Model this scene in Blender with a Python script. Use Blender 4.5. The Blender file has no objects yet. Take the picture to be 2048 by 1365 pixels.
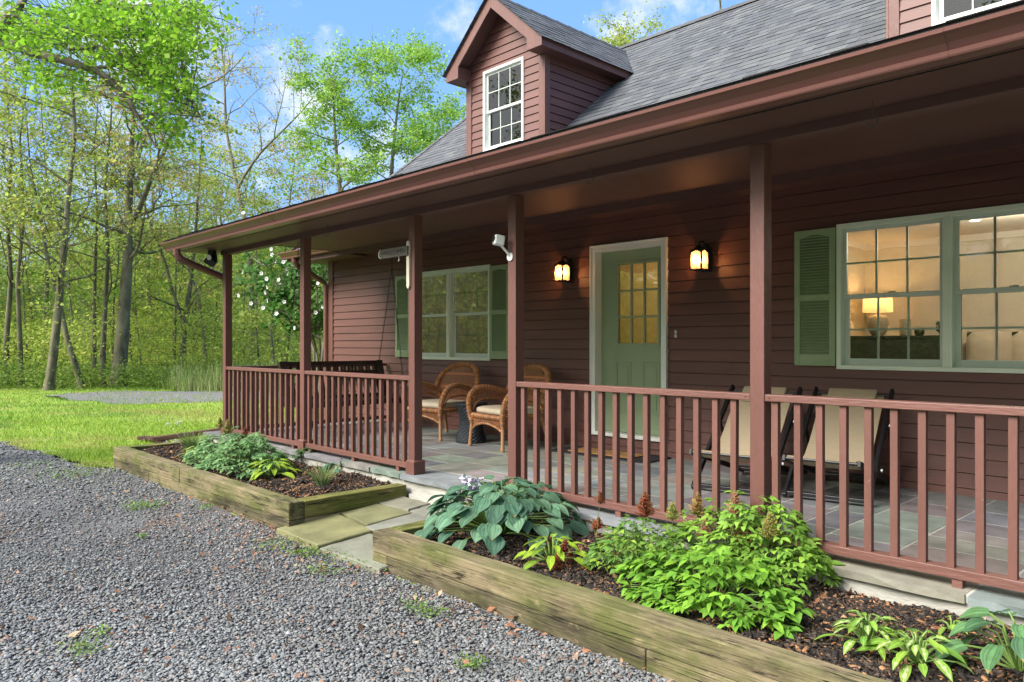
import bpy, bmesh, math, random
import numpy as np
from mathutils import Vector, Matrix
# ------------------------------------------------------------------ camera, sky, sun, exposure
scene = bpy.context.scene
col = scene.collection
FPX = 1500.0                                    # focal length in pixels of the 2048 px wide photograph
LL = math.hypot(FPX, 1435.0)
FW = Vector((-FPX/LL, 1435.0/LL, 0)); RT = Vector((1435.0/LL, FPX/LL, 0)); EYE = Vector((0, 0, 1.2))
cam_data = bpy.data.cameras.new('camera'); cam = bpy.data.objects.new('camera', cam_data); col.objects.link(cam)
cam_data.sensor_width = 36.0; cam_data.lens = FPX/2048*36.0
cam_data.shift_y = 6.5/2048; cam_data.clip_start = 0.05; cam_data.clip_end = 2000
cam.location = EYE; cam.rotation_euler = (math.radians(90), 0, math.atan2(-FW.x, FW.y))
scene.camera = cam
scene.view_settings.view_transform = 'Standard'; scene.view_settings.look = 'None'
scene.view_settings.gamma = 1; scene.view_settings.exposure = 2.32
scene.cycles.max_bounces = 10; scene.cycles.diffuse_bounces = 5; scene.cycles.glossy_bounces = 4
scene.cycles.transmission_bounces = 8; scene.cycles.transparent_max_bounces = 12
scene.cycles.sample_clamp_indirect = 6
SUN_EL, SUN_AZ = math.radians(41), math.radians(196)   # azimuth measured from +Y clockwise (towards +X)
sun_dir = Vector((math.sin(SUN_AZ)*math.cos(SUN_EL), math.cos(SUN_AZ)*math.cos(SUN_EL), math.sin(SUN_EL)))
sd = bpy.data.lights.new('sun', 'SUN'); sd.energy = 1.5; sd.angle = math.radians(30); sd.color = (1, .95, .87)
sun = bpy.data.objects.new('sun', sd); col.objects.link(sun); sun.rotation_euler = sun_dir.to_track_quat('Z', 'Y').to_euler()
world = bpy.data.worlds.new("World"); scene.world = world; world.use_nodes = True
wn, wl = world.node_tree.nodes, world.node_tree.links
wn.clear()
def N(nodes, t, **kw):
    n = nodes.new(t)
    for k, v in kw.items():
        if k.startswith('in_'):
            key = k[3:]; key = int(key) if key.isdigit() else key.replace('_', ' ')
            n.inputs[key].default_value = v
        else: setattr(n, k, v)
    return n
sky = N(wn, 'ShaderNodeTexSky', sky_type='NISHITA', sun_disc=False, sun_elevation=SUN_EL, sun_rotation=SUN_AZ, air_density=1.3, dust_density=0.6, ozone_density=2.5)
bg = N(wn, 'ShaderNodeBackground', in_Strength=0.06)
wo = N(wn, 'ShaderNodeOutputWorld')
tc = N(wn, 'ShaderNodeTexCoord')
# clouds: soft banks of noise over the sky plus a few denser puffs in given directions
nz = N(wn, 'ShaderNodeTexNoise', in_Scale=7.0, in_Detail=10.0, in_Roughness=0.62)
wl.new(tc.outputs['Generated'], nz.inputs['Vector'])
def puff(u, v, r, strength):
    d = (FW + RT*((u-1024)/FPX) + Vector((0, 0, -(v-689)/FPX))).normalized()
    vm = N(wn, 'ShaderNodeVectorMath', operation='DISTANCE'); vm.inputs[1].default_value = d
    wl.new(tc.outputs['Generated'], vm.inputs[0])
    mr = N(wn, 'ShaderNodeMapRange', in_1=0.0, in_2=r, in_3=strength*.62, in_4=0.0); wl.new(vm.outputs['Value'], mr.inputs[0])
    return mr.outputs[0]
acc = None
for q in [(640, 92, .10, .30), (560, 120, .10, .22), (330, 30, .10, .2), (1390, 15, .16, .32), (1230, 90, .10, .22), (850, 110, .14, .10),
          (640, 300, .14, .26), (100, 200, .2, .12), (60, 440, .16, .25), (900, 60, .10, .10), (2300, -600, .5, .3), (-600, -300, .5, .3)]:
    o = puff(*q)
    if acc is None: acc = o
    else:
        m = N(wn, 'ShaderNodeMath', operation='ADD'); wl.new(acc, m.inputs[0]); wl.new(o, m.inputs[1]); acc = m.outputs[0]
m = N(wn, 'ShaderNodeMath', operation='ADD'); wl.new(nz.outputs['Fac'], m.inputs[0]); wl.new(acc, m.inputs[1])
cr = N(wn, 'ShaderNodeMapRange', interpolation_type='SMOOTHSTEP', in_1=0.58, in_2=0.80); wl.new(m.outputs[0], cr.inputs[0])
mixc = N(wn, 'ShaderNodeMixRGB'); mixc.inputs[2].default_value = (3.7, 3.85, 4.1, 1)
blue = N(wn, 'ShaderNodeMixRGB'); blue.inputs[0].default_value = .78; blue.inputs[2].default_value = (.80, 1.80, 3.9, 1)
wl.new(sky.outputs[0], blue.inputs[1])
wl.new(cr.outputs[0], mixc.inputs[0]); wl.new(blue.outputs[0], mixc.inputs[1])
# bright cloud veil added round the sun, unseen behind the camera, lighting the porch
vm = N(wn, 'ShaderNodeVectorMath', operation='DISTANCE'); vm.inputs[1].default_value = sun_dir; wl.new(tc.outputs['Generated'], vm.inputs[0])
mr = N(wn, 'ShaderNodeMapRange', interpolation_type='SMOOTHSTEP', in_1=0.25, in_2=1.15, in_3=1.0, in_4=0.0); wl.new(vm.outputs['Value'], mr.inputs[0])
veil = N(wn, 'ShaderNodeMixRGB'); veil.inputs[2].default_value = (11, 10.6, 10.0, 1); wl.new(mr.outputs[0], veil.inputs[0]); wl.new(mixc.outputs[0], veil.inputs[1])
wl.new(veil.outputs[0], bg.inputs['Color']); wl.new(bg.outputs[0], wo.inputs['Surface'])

# ------------------------------------------------------------------ measuring helpers (photograph pixel -> world point)
def ray(u, v): return FW + RT*((u-1024)/FPX) + Vector((0, 0, -(v-689)/FPX))
def onY(u, v, y): d = ray(u, v); return EYE + d*(y/d.y)
def onX(u, v, x): d = ray(u, v); return EYE + d*(x/d.x)
def onZ(u, v, z): d = ray(u, v); return EYE + d*((z-1.2)/d.z)
def atD(u, v, dep): return EYE + ray(u, v)*dep

# ------------------------------------------------------------------ materials
MATS = {}
def new_mat(name):
    m = bpy.data.materials.new(name); m.use_nodes = True
    nt = m.node_tree; b = nt.nodes['Principled BSDF']
    MATS[name] = m
    return m, nt, nt.nodes, nt.links, b
def ramp(nodes, stops):
    r = nodes.new('ShaderNodeValToRGB'); e = r.color_ramp.elements
    while len(e) < len(stops): e.new(0.5)
    for i, (p, c) in enumerate(stops): e[i].position = p; e[i].color = (*c, 1)
    return r
def mat(name, c, rough=.6, var=.12, scale=3.0, stretch=(1, 1, 1), bump=.0, bscale=30, metal=0, spec=.5, detail=6, c2=None, coat=0, chips=None):
    """Painted / plain surface: base colour with a soft noise variation and a fine bump."""
    m, nt, n, l, b = new_mat(name)
    t = n.new('ShaderNodeTexCoord'); mp = N(n, 'ShaderNodeMapping'); mp.inputs['Scale'].default_value = stretch
    l.new(t.outputs['Object'], mp.inputs[0])
    nz = N(n, 'ShaderNodeTexNoise', in_Scale=scale, in_Detail=detail, in_Roughness=.6); l.new(mp.outputs[0], nz.inputs['Vector'])
    lo = tuple(x*(1-var) for x in c); hi = tuple(min(1, x*(1+var)) for x in (c2 or c))
    r = ramp(n, [(.3, lo), (.7, hi)]); l.new(nz.outputs['Fac'], r.inputs[0]); oc = r.outputs[0]
    if chips:                                  # small worn spots and scuffs in the paint
        n3 = N(n, 'ShaderNodeTexNoise', in_Scale=30.0, in_Detail=7.0, in_Roughness=.7); l.new(t.outputs['Object'], n3.inputs['Vector'])
        r3 = ramp(n, [(chips[0], (0, 0, 0)), (chips[0]+.04, (.7, .7, .7))]); l.new(n3.outputs['Fac'], r3.inputs[0])
        x3 = n.new('ShaderNodeMixRGB'); x3.inputs[2].default_value = (*chips[1], 1); l.new(r3.outputs[0], x3.inputs[0]); l.new(oc, x3.inputs[1]); oc = x3.outputs[0]
    l.new(oc, b.inputs['Base Color'])
    b.inputs['Roughness'].default_value = rough; b.inputs['Metallic'].default_value = metal; b.inputs['Specular IOR Level'].default_value = spec
    b.inputs['Coat Weight'].default_value = coat
    if bump:
        nb = N(n, 'ShaderNodeTexNoise', in_Scale=bscale, in_Detail=4.0); l.new(mp.outputs[0], nb.inputs['Vector'])
        bp = N(n, 'ShaderNodeBump', in_Strength=bump, in_Distance=.01); l.new(nb.outputs['Fac'], bp.inputs['Height']); l.new(bp.outputs[0], b.inputs['Normal'])
    return m
def tint_mat(name, rough=.6, noise=.15, nscale=20, bump=0, bscale=40, transl=0, spec=.4, sheen=0):
    """Uses the mesh's 'tint' colour attribute (one colour per stone, leaf or shingle)."""
    m, nt, n, l, b = new_mat(name)
    a = N(n, 'ShaderNodeAttribute', attribute_name='tint'); t = n.new('ShaderNodeTexCoord')
    nz = N(n, 'ShaderNodeTexNoise', in_Scale=nscale, in_Detail=5.0); l.new(t.outputs['Object'], nz.inputs['Vector'])
    mr = N(n, 'ShaderNodeMapRange', in_1=.25, in_2=.75, in_3=1-noise, in_4=1+noise); l.new(nz.outputs['Fac'], mr.inputs[0])
    vm = N(n, 'ShaderNodeVectorMath', operation='SCALE'); l.new(a.outputs['Color'], vm.inputs[0]); l.new(mr.outputs[0], vm.inputs['Scale'])
    l.new(vm.outputs[0], b.inputs['Base Color']); b.inputs['Roughness'].default_value = rough; b.inputs['Specular IOR Level'].default_value = spec
    if bump:
        nb = N(n, 'ShaderNodeTexNoise', in_Scale=bscale, in_Detail=6.0); l.new(t.outputs['Object'], nb.inputs['Vector'])
        bp = N(n, 'ShaderNodeBump', in_Strength=bump, in_Distance=.01); l.new(nb.outputs['Fac'], bp.inputs['Height']); l.new(bp.outputs[0], b.inputs['Normal'])
    if transl:
        tr = n.new('ShaderNodeBsdfTranslucent'); l.new(vm.outputs[0], tr.inputs[0])
        mx = N(n, 'ShaderNodeMixShader', in_0=transl); out = n['Material Output']
        l.new(b.outputs[0], mx.inputs[1]); l.new(tr.outputs[0], mx.inputs[2]); l.new(mx.outputs[0], out.inputs['Surface'])
    return m
def emit_mat(name, c, s):
    m, nt, n, l, b = new_mat(name); b.inputs['Base Color'].default_value = (*c, 1)
    b.inputs['Emission Color'].default_value = (*c, 1); b.inputs['Emission Strength'].default_value = s; return m
def glass_mat(name, tint=(1, 1, 1), refl=1.0, rough=0.0, wavy=0.0):
    m, nt, n, l, b = new_mat(name); out = n['Material Output']; n.remove(b)
    tr = n.new('ShaderNodeBsdfTransparent'); tr.inputs[0].default_value = (*tint, 1)
    gl = n.new('ShaderNodeBsdfGlossy'); gl.inputs['Roughness'].default_value = rough
    fr = N(n, 'ShaderNodeFresnel', in_IOR=1.5)
    mu = N(n, 'ShaderNodeMath', operation='MULTIPLY_ADD', in_1=refl, in_2=.006); l.new(fr.outputs[0], mu.inputs[0])
    mx = n.new('ShaderNodeMixShader'); l.new(mu.outputs[0], mx.inputs[0]); l.new(tr.outputs[0], mx.inputs[1]); l.new(gl.outputs[0], mx.inputs[2]); l.new(mx.outputs[0], out.inputs['Surface'])
    if wavy:
        t = n.new('ShaderNodeTexCoord'); nz = N(n, 'ShaderNodeTexNoise', in_Scale=3.0, in_Detail=1.0); l.new(t.outputs['Object'], nz.inputs['Vector'])
        bp = N(n, 'ShaderNodeBump', in_Strength=wavy, in_Distance=.02); l.new(nz.outputs['Fac'], bp.inputs['Height']); l.new(bp.outputs[0], gl.inputs['Normal'])
    return m
RED = (.126, .050, .040)
mat('red_siding', RED, .52, .17, 1.6, (.35, 1, 5), .12, 60, detail=9, chips=(.70, (.24, .15, .12)))
mat('red_trim', (.140, .059, .048), .5, .16, 3.0, (1, 1, .25), .35, 60, detail=9, chips=(.69, (.30, .17, .13)))
mat('red_rail', (.150, .066, .053), .5, .18, 4.0, (.2, 1, 1), .4, 70, detail=9, chips=(.67, (.32, .19, .15)))
mat('red_baluster', (.148, .065, .052), .5, .2, 4.0, (1, 1, .2), .4, 70, detail=9, chips=(.67, (.32, .19, .15)))
mat('gutter_brown', (.17, .075, .063), .38, .07, 1.0, (.3, 1, 1), .03, 10)
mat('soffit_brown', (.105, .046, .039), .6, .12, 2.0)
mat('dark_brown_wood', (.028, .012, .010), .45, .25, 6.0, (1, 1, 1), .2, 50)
mat('white_trim', (.74, .76, .72), .45, .06, 4.0, (1, 1, 1), .05, 40)
mat('sash_vinyl', (.56, .62, .56), .4, .05, 4.0)
mat('green_door', (.27, .35, .21), .42, .07, 2.0, (1, 1, .3), .12, 50)
mat('green_shutter', (.27, .36, .20), .45, .10, 5.0, (1, 1, 1), .1, 60)
mat('green_frame', (.72, .79, .66), .45, .06, 4.0)
mat('concrete', (.38, .37, .33), .85, .28, 3.5, (1, 1, 2.5), .7, 25)
mat('mortar', (.42, .41, .37), .9, .25, 12.0, (1, 1, 1), .6, 60)
mat('black_metal', (.012, .012, .014), .4, .3, 10)
mat('white_plastic', (.72, .74, .74), .35, .04, 6)
mat('cream_fabric', (.55, .47, .35), .9, .10, 8, (1, 1, 1), .3, 200)
mat('interior_wall', (.62, .55, .46), .9, .04, 2)
mat('interior_ceiling', (.75, .70, .62), .9, .03, 2)
mat('dark_furniture', (.022, .028, .026), .5, .3, 6)
mat('lamp_base', (.35, .29, .21), .7, .2, 14, (1, 1, 4), .4, 30)
mat('sofa_fabric', (.48, .40, .32), .95, .08, 5, (1, 1, 1), .4, 90)
mat('black_wicker', (.018, .024, .032), .45, .35, 60, (1, 1, 1), .5, 120)
mat('coir', (.42, .22, .075), .95, .35, 60, (1, 1, 1), .9, 300)
mat('black_rubber', (.02, .021, .024), .8, .3, 30, (1, 1, 1), .6, 120)
mat('sign_wood', (.55, .50, .40), .7, .15, 8, (1, 1, 1), .2, 60)
mat('sign_dark', (.085, .075, .06), .7, .2, 8, (1, 1, 1), .2, 60)
mat('bark_grey', (.085, .068, .048), .95, .5, 3.5, (1, 1, .35), 1.0, 9, c2=(.16, .145, .095))
mat('bark_light', (.19, .17, .13), .95, .5, 4, (1, 1, .35), 1.0, 14)
mat('bark_oak', (.17, .145, .115), .95, .55, 9, (1, 1, 1), 1.0, 22)
mat('stem_green', (.16, .26, .06), .6, .2, 8)
mat('soil_black', (.016, .013, .011), .95, .5, 20, (1, 1, 1), 1.0, 60)
tint_mat('shingles', .9, .28, 60, .9, 160)
tint_mat('bluestone', .62, .30, 5, .35, 30, spec=.45)
tint_mat('gravel_stone', .75, .25, 40, .3, 90, spec=.35)
tint_mat('mulch_chip', .85, .3, 60, .5, 120, spec=.3)
tint_mat('dry_leaf', .8, .2, 40, 0, 40, .15)
tint_mat('leaf', .6, .2, 30, .25, 60, .35, spec=.25)
tint_mat('tree_leaf', .55, .12, 2.0, 0, 40, .5, spec=.25)
tint_mat('grass_blade', .6, .15, 4, 0, 40, .4, spec=.2)
tint_mat('petal', .6, .05, 20, 0, 40, .3)
tint_mat('wicker', .5, .22, 70, .4, 200, spec=.5)
glass_mat('window_glass', (.86, .9, .88), .8)
glass_mat('door_glass', (.90, .84, .62), 1.6, .02, .2)
glass_mat('dark_glass', (.52, .57, .60), 1.3)
_m, _nt, _n, _l, _b = new_mat('lantern_glass'); _tr = _n.new('ShaderNodeBsdfTransparent'); _tr.inputs[0].default_value = (.95, .85, .7, 1); _tl = _n.new('ShaderNodeBsdfTranslucent'); _tl.inputs[0].default_value = (.80, .56, .34, 1)
_mx = _n.new('ShaderNodeMixShader'); _mx.inputs[0].default_value = .25; _l.new(_tr.outputs[0], _mx.inputs[1]); _l.new(_tl.outputs[0], _mx.inputs[2]); _l.new(_mx.outputs[0], _n['Material Output'].inputs['Surface'])
emit_mat('bulb', (1.0, .62, .28), 9)
emit_mat('room_bulb', (1.0, .62, .26), 5)
emit_mat('recessed_light', (1.0, .85, .6), 2.5)
# weathered landscape timber: tan core, green algae, dark stains running along the grain
def timber_mat(name, ax, tan=(.25, .20, .12), green=(.115, .122, .040), dark=(.032, .027, .017)):
    m, nt, n, l, b = new_mat(name); t = n.new('ShaderNodeTexCoord')
    def mp(k):
        q = N(n, 'ShaderNodeMapping'); q.inputs['Scale'].default_value = (k, 1, 1.4) if ax == 'x' else (1, k, 1.4) if ax == 'y' else (k, k, 1.4); l.new(t.outputs['Object'], q.inputs[0]); return q.outputs[0]
    def nz(k, sc, d=9.0, r=.68):
        q = N(n, 'ShaderNodeTexNoise', in_Scale=sc, in_Detail=d, in_Roughness=r); l.new(mp(k), q.inputs['Vector']); return q.outputs['Fac']
    def over(base, c, fac, blend='MIX'):
        x = N(n, 'ShaderNodeMixRGB', blend_type=blend)
        if isinstance(fac, float): x.inputs[0].default_value = fac
        else: l.new(fac, x.inputs[0])
        if isinstance(base, tuple): x.inputs[1].default_value = (*base, 1)
        else: l.new(base, x.inputs[1])
        if isinstance(c, tuple): x.inputs[2].default_value = (*c, 1)
        else: l.new(c, x.inputs[2])
        return x.outputs[0]
    def rp(src, *st):
        r = ramp(n, [(p, (v, v, v)) for p, v in st]); l.new(src, r.inputs[0]); return r.outputs[0]
    c = over(tan, green, rp(nz(.6, 3.2), (.40, 0), (.60, 1)))
    c = over(c, dark, rp(nz(.35, 4.5), (.50, 0), (.66, .8)))                 # blotchy damp stains
    c = over(c, (.36, .29, .17), rp(nz(.5, 9), (.60, 0), (.68, .6)))          # scuffed pale wood
    g = nz(.05, 34, 8.0, .7); c = over(c, rp(g, (.32, .45), (.62, 1.2)), .8, 'MULTIPLY')
    ck = nz(.045, 13, 3.0, .5); crack = rp(ck, (.488, 0), (.497, 1), (.503, 1), (.512, 0)); gate = rp(nz(.4, 5), (.48, 0), (.56, 1))
    mm_ = N(n, 'ShaderNodeMath', operation='MULTIPLY'); l.new(crack, mm_.inputs[0]); l.new(gate, mm_.inputs[1]); c = over(c, (.02, .016, .01), mm_.outputs[0])
    l.new(c, b.inputs['Base Color']); b.inputs['Roughness'].default_value = .88; b.inputs['Specular IOR Level'].default_value = .25
    h = N(n, 'ShaderNodeMath', operation='SUBTRACT'); l.new(g, h.inputs[0]); l.new(mm_.outputs[0], h.inputs[1])
    bp = N(n, 'ShaderNodeBump', in_Strength=.9, in_Distance=.010); l.new(h.outputs[0], bp.inputs['Height']); l.new(bp.outputs[0], b.inputs['Normal'])
timber_mat('timber_x', 'x'); timber_mat('timber_y', 'y')
timber_mat('timber_y_green', 'y', (.20, .18, .06), (.10, .12, .025)); timber_mat('timber_old', 'x', (.16, .13, .085), (.09, .085, .035))
timber_mat('red_timber', 'xy', (.14, .07, .055), (.09, .05, .04), (.04, .025, .02))
# ground sheet: gravel close to the drive, grass beyond, chosen by position with ragged edges
def ground_mat(name, c1, c2, scale=40, bump=.8, extra=None):
    m, nt, n, l, b = new_mat(name); t = n.new('ShaderNodeTexCoord')
    nz = N(n, 'ShaderNodeTexNoise', in_Scale=scale, in_Detail=8.0, in_Roughness=.7); l.new(t.outputs['Object'], nz.inputs['Vector'])
    r = ramp(n, [(.35, c1), (.65, c2)]); l.new(nz.outputs['Fac'], r.inputs[0]); o = r.outputs[0]
    if extra:
        c3, sc, a0, a1 = extra
        n2 = N(n, 'ShaderNodeTexNoise', in_Scale=sc, in_Detail=6.0, in_Roughness=.6); l.new(t.outputs['Object'], n2.inputs['Vector'])
        r2 = ramp(n, [(a0, (0, 0, 0)), (a1, (1, 1, 1))]); l.new(n2.outputs['Fac'], r2.inputs[0])
        mx = n.new('ShaderNodeMixRGB'); mx.inputs[2].default_value = (*c3, 1); l.new(r2.outputs[0], mx.inputs[0]); l.new(o, mx.inputs[1]); o = mx.outputs[0]
    l.new(o, b.inputs['Base Color']); b.inputs['Roughness'].default_value = .95; b.inputs['Specular IOR Level'].default_value = .2
    bp = N(n, 'ShaderNodeBump', in_Strength=bump, in_Distance=.02); l.new(nz.outputs['Fac'], bp.inputs['Height']); l.new(bp.outputs[0], b.inputs['Normal'])
ground_mat('lawn_ground', (.17, .25, .035), (.27, .36, .06), 14, .6, ((.26, .22, .12), .6, .58, .72))
ground_mat('gravel_ground', (.085, .085, .088), (.20, .20, .205), 60, 1.0, ((.16, .10, .07), 1.4, .6, .75))
ground_mat('gravel_far', (.13, .125, .135), (.22, .21, .22), 30, .4, ((.13, .17, .05), .9, .55, .68))
ground_mat('mulch_ground', (.012, .009, .008), (.05, .035, .028), 50, 1.0)
ground_mat('path_soil', (.09, .075, .055), (.20, .17, .14), 60, 1.0)
ground_mat('blocker_green', (.07, .12, .03), (.12, .19, .05), .3, .4)

# ------------------------------------------------------------------ mesh helpers
class MB:
    def __init__(s): s.v = []; s.f = []; s.t = []; s.cur = (1, 1, 1)
    def add(s, vs, fs):
        b = len(s.v); s.v += [tuple(x) for x in vs]; s.f += [tuple(i+b for i in f) for f in fs]; s.t += [s.cur]*len(fs); return s
    def box(s, x0, x1, y0, y1, z0, z1):
        return s.add([(x0, y0, z0), (x1, y0, z0), (x1, y1, z0), (x0, y1, z0), (x0, y0, z1), (x1, y0, z1), (x1, y1, z1), (x0, y1, z1)],
                     [(0, 3, 2, 1), (4, 5, 6, 7), (0, 1, 5, 4), (1, 2, 6, 5), (2, 3, 7, 6), (3, 0, 4, 7)])
    def bar(s, p, q, w, h, up=(0, 0, 1)):
        """rectangular bar from p to q: w across, h along 'up'"""
        p, q = Vector(p), Vector(q); d = (q-p).normalized(); u = Vector(up); sd = d.cross(u).normalized(); u = sd.cross(d).normalized()
        vs = []
        for c in (p, q):
            for a, b in ((-1, -1), (1, -1), (1, 1), (-1, 1)): vs.append(c+sd*(a*w/2)+u*(b*h/2))
        return s.add(vs, [(3, 2, 1, 0), (4, 5, 6, 7), (0, 1, 5, 4), (1, 2, 6, 5), (2, 3, 7, 6), (3, 0, 4, 7)])
    def tube(s, pts, r, n=6, cap=True, closed=False):
        pts = [Vector(p) for p in pts]; m = len(pts); rs = r if isinstance(r, (list, tuple)) else [r]*m
        vs = []; ref = None
        for i, p in enumerate(pts):
            if closed: d = pts[(i+1) % m]-pts[i-1]
            else: d = pts[min(i+1, m-1)]-pts[max(i-1, 0)]
            d = d.normalized() if d.length > 1e-9 else Vector((0, 0, 1))
            if ref is None:
                ref = d.cross(Vector((0, 0, 1)) if abs(d.z) < .9 else Vector((1, 0, 0))).normalized()
            ref = (ref-d*ref.dot(d)); ref = ref.normalized() if ref.length > 1e-6 else d.orthogonal().normalized()
            e = d.cross(ref)
            for k in range(n):
                a = 2*math.pi*k/n; vs.append(p+(ref*math.cos(a)+e*math.sin(a))*rs[i])
        fs = []
        for i in range(m if closed else m-1):
            j = (i+1) % m
            for k in range(n): fs.append((i*n+k, i*n+(k+1) % n, j*n+(k+1) % n, j*n+k))
        if cap and not closed: fs += [tuple(range(n-1, -1, -1)), tuple((m-1)*n+k for k in range(n))]
        return s.add(vs, fs)
    def lathe(s, prof, c=(0, 0, 0), n=24, cap=True):
        vs = []; fs = []
        for r, z in prof:
            for k in range(n): a = 2*math.pi*k/n; vs.append((c[0]+r*math.cos(a), c[1]+r*math.sin(a), c[2]+z))
        for i in range(len(prof)-1):
            for k in range(n): fs.append((i*n+k, i*n+(k+1) % n, (i+1)*n+(k+1) % n, (i+1)*n+k))
        if cap: fs += [tuple(range(n-1, -1, -1)), tuple((len(prof)-1)*n+k for k in range(n))]
        return s.add(vs, fs)
    def prism(s, poly, axis, a, b):
        """extrude a 2-D polygon along axis from a to b; poly given in the other two axes in x,y,z order"""
        def mk(p, t):
            return (t, p[0], p[1]) if axis == 'x' else (p[0], t, p[1]) if axis == 'y' else (p[0], p[1], t)
        n = len(poly); vs = [mk(p, a) for p in poly]+[mk(p, b) for p in poly]
        return s.add(vs, [tuple(range(n-1, -1, -1)), tuple(range(n, 2*n))]+[(i, (i+1) % n, (i+1) % n+n, i+n) for i in range(n)])
    def build(s, name, m, parent=None, smooth=False, bevel=0, world=True, tint=False):
        me = bpy.data.meshes.new(name)
        off = parent_world(parent) if (parent is not None and world) else Vector((0, 0, 0))
        me.from_pydata([(x-off.x, y-off.y, z-off.z) for x, y, z in s.v], [], s.f)
        me.update()
        bm = bmesh.new(); bm.from_mesh(me); bmesh.ops.recalc_face_normals(bm, faces=bm.faces); bm.to_mesh(me); bm.free()
        if tint and s.t:
            a = me.color_attributes.new('tint', 'FLOAT_COLOR', 'CORNER'); arr = np.empty((len(me.loops), 4), np.float32); k = 0
            for p, c in zip(me.polygons, s.t): arr[p.loop_start:p.loop_start+p.loop_total] = (*c, 1)
            a.data.foreach_set('color', arr.ravel())
        me.materials.append(MATS[m])
        if smooth: me.polygons.foreach_set('use_smooth', [True]*len(me.polygons))
        o = bpy.data.objects.new(name, me); col.objects.link(o)
        if parent is not None: o.parent = parent
        if bevel:
            bv = o.modifiers.new('edge', 'BEVEL'); bv.width = bevel; bv.segments = 2; bv.limit_method = 'ANGLE'; bv.angle_limit = .6
        return o
def parent_world(p):
    v = Vector((0, 0, 0))
    while p is not None: v = v+p.location; p = p.parent
    return v
def tag(o, label=None, cat=None, group=None, kind=None):
    if label: o['label'] = label
    if cat: o['category'] = cat
    if group: o['group'] = group
    if kind: o['kind'] = kind
    return o
def thing(name, loc, label, cat, group=None, rz=0):
    o = bpy.data.objects.new(name, None); col.objects.link(o); o.location = loc; o.rotation_euler = (0, 0, rz)
    o.empty_display_size = .1
    return tag(o, label, cat, group)
def copy_tree(o, parent=None):
    c = o.copy(); col.objects.link(c); c.parent = parent
    for ch in [x for x in bpy.data.objects if x.parent == o]: copy_tree(ch, c)
    return c
def np_mesh(name, V, Fc, m, tint=None, parent=None, smooth=False, kind=None, off=None):
    """V (n,3), Fc (k,4) or (k,3) int, tint per face (k,3)"""
    V = np.asarray(V, np.float32); Fc = np.asarray(Fc, np.int32); k, c = Fc.shape
    if off is not None: V = V-np.asarray(off, np.float32)
    elif parent is not None: V = V-np.array(parent_world(parent), np.float32)
    me = bpy.data.meshes.new(name); me.vertices.add(len(V)); me.vertices.foreach_set('co', V.ravel())
    me.loops.add(k*c); me.loops.foreach_set('vertex_index', Fc.ravel())
    me.polygons.add(k); me.polygons.foreach_set('loop_start', np.arange(0, k*c, c, dtype=np.int32))
    me.polygons.foreach_set('loop_total', np.full(k, c, np.int32))
    me.update(calc_edges=True); me.validate()
    if tint is not None and len(me.polygons) == k:
        a = me.color_attributes.new('tint', 'FLOAT_COLOR', 'CORNER')
        arr = np.ones((k, c, 4), np.float32); arr[:, :, :3] = np.asarray(tint, np.float32)[:, None, :]; a.data.foreach_set('color', arr.ravel())
    if smooth: me.polygons.foreach_set('use_smooth', [True]*len(me.polygons))
    me.materials.append(MATS[m]); o = bpy.data.objects.new(name, me); col.objects.link(o)
    if parent is not None: o.parent = parent
    if kind: o['kind'] = kind
    return o
def stamp(templates, tf, pos, rot, scl, tints, rng):
    """place copies of small template meshes. templates: list of (n,3); tf: (k,c) faces (same for all); rot (N,3,3); scl (N,3) or (N,1)"""
    T = np.stack(templates); idx = rng.integers(0, len(templates), len(pos)); v = T[idx]*scl[:, None, :]
    v = np.einsum('nij,nkj->nki', rot, v)+pos[:, None, :]
    n = T.shape[1]; f = tf[None, :, :]+(np.arange(len(pos))*n)[:, None, None]
    t = np.repeat(tints, len(tf), axis=0)
    return v.reshape(-1, 3), f.reshape(-1, tf.shape[1]), t
def rot_zyx(yaw, pitch, roll):
    cy, sy, cp, sp, cr_, sr = np.cos(yaw), np.sin(yaw), np.cos(pitch), np.sin(pitch), np.cos(roll), np.sin(roll)
    R = np.empty((len(yaw), 3, 3))
    R[:, 0, 0] = cy*cp; R[:, 0, 1] = cy*sp*sr-sy*cr_; R[:, 0, 2] = cy*sp*cr_+sy*sr
    R[:, 1, 0] = sy*cp; R[:, 1, 1] = sy*sp*sr+cy*cr_; R[:, 1, 2] = sy*sp*cr_-cy*sr
    R[:, 2, 0] = -sp; R[:, 2, 1] = cp*sr; R[:, 2, 2] = cp*cr_
    return R
GZ = -.33          # gravel / lawn level; the porch floor is z = 0
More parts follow.
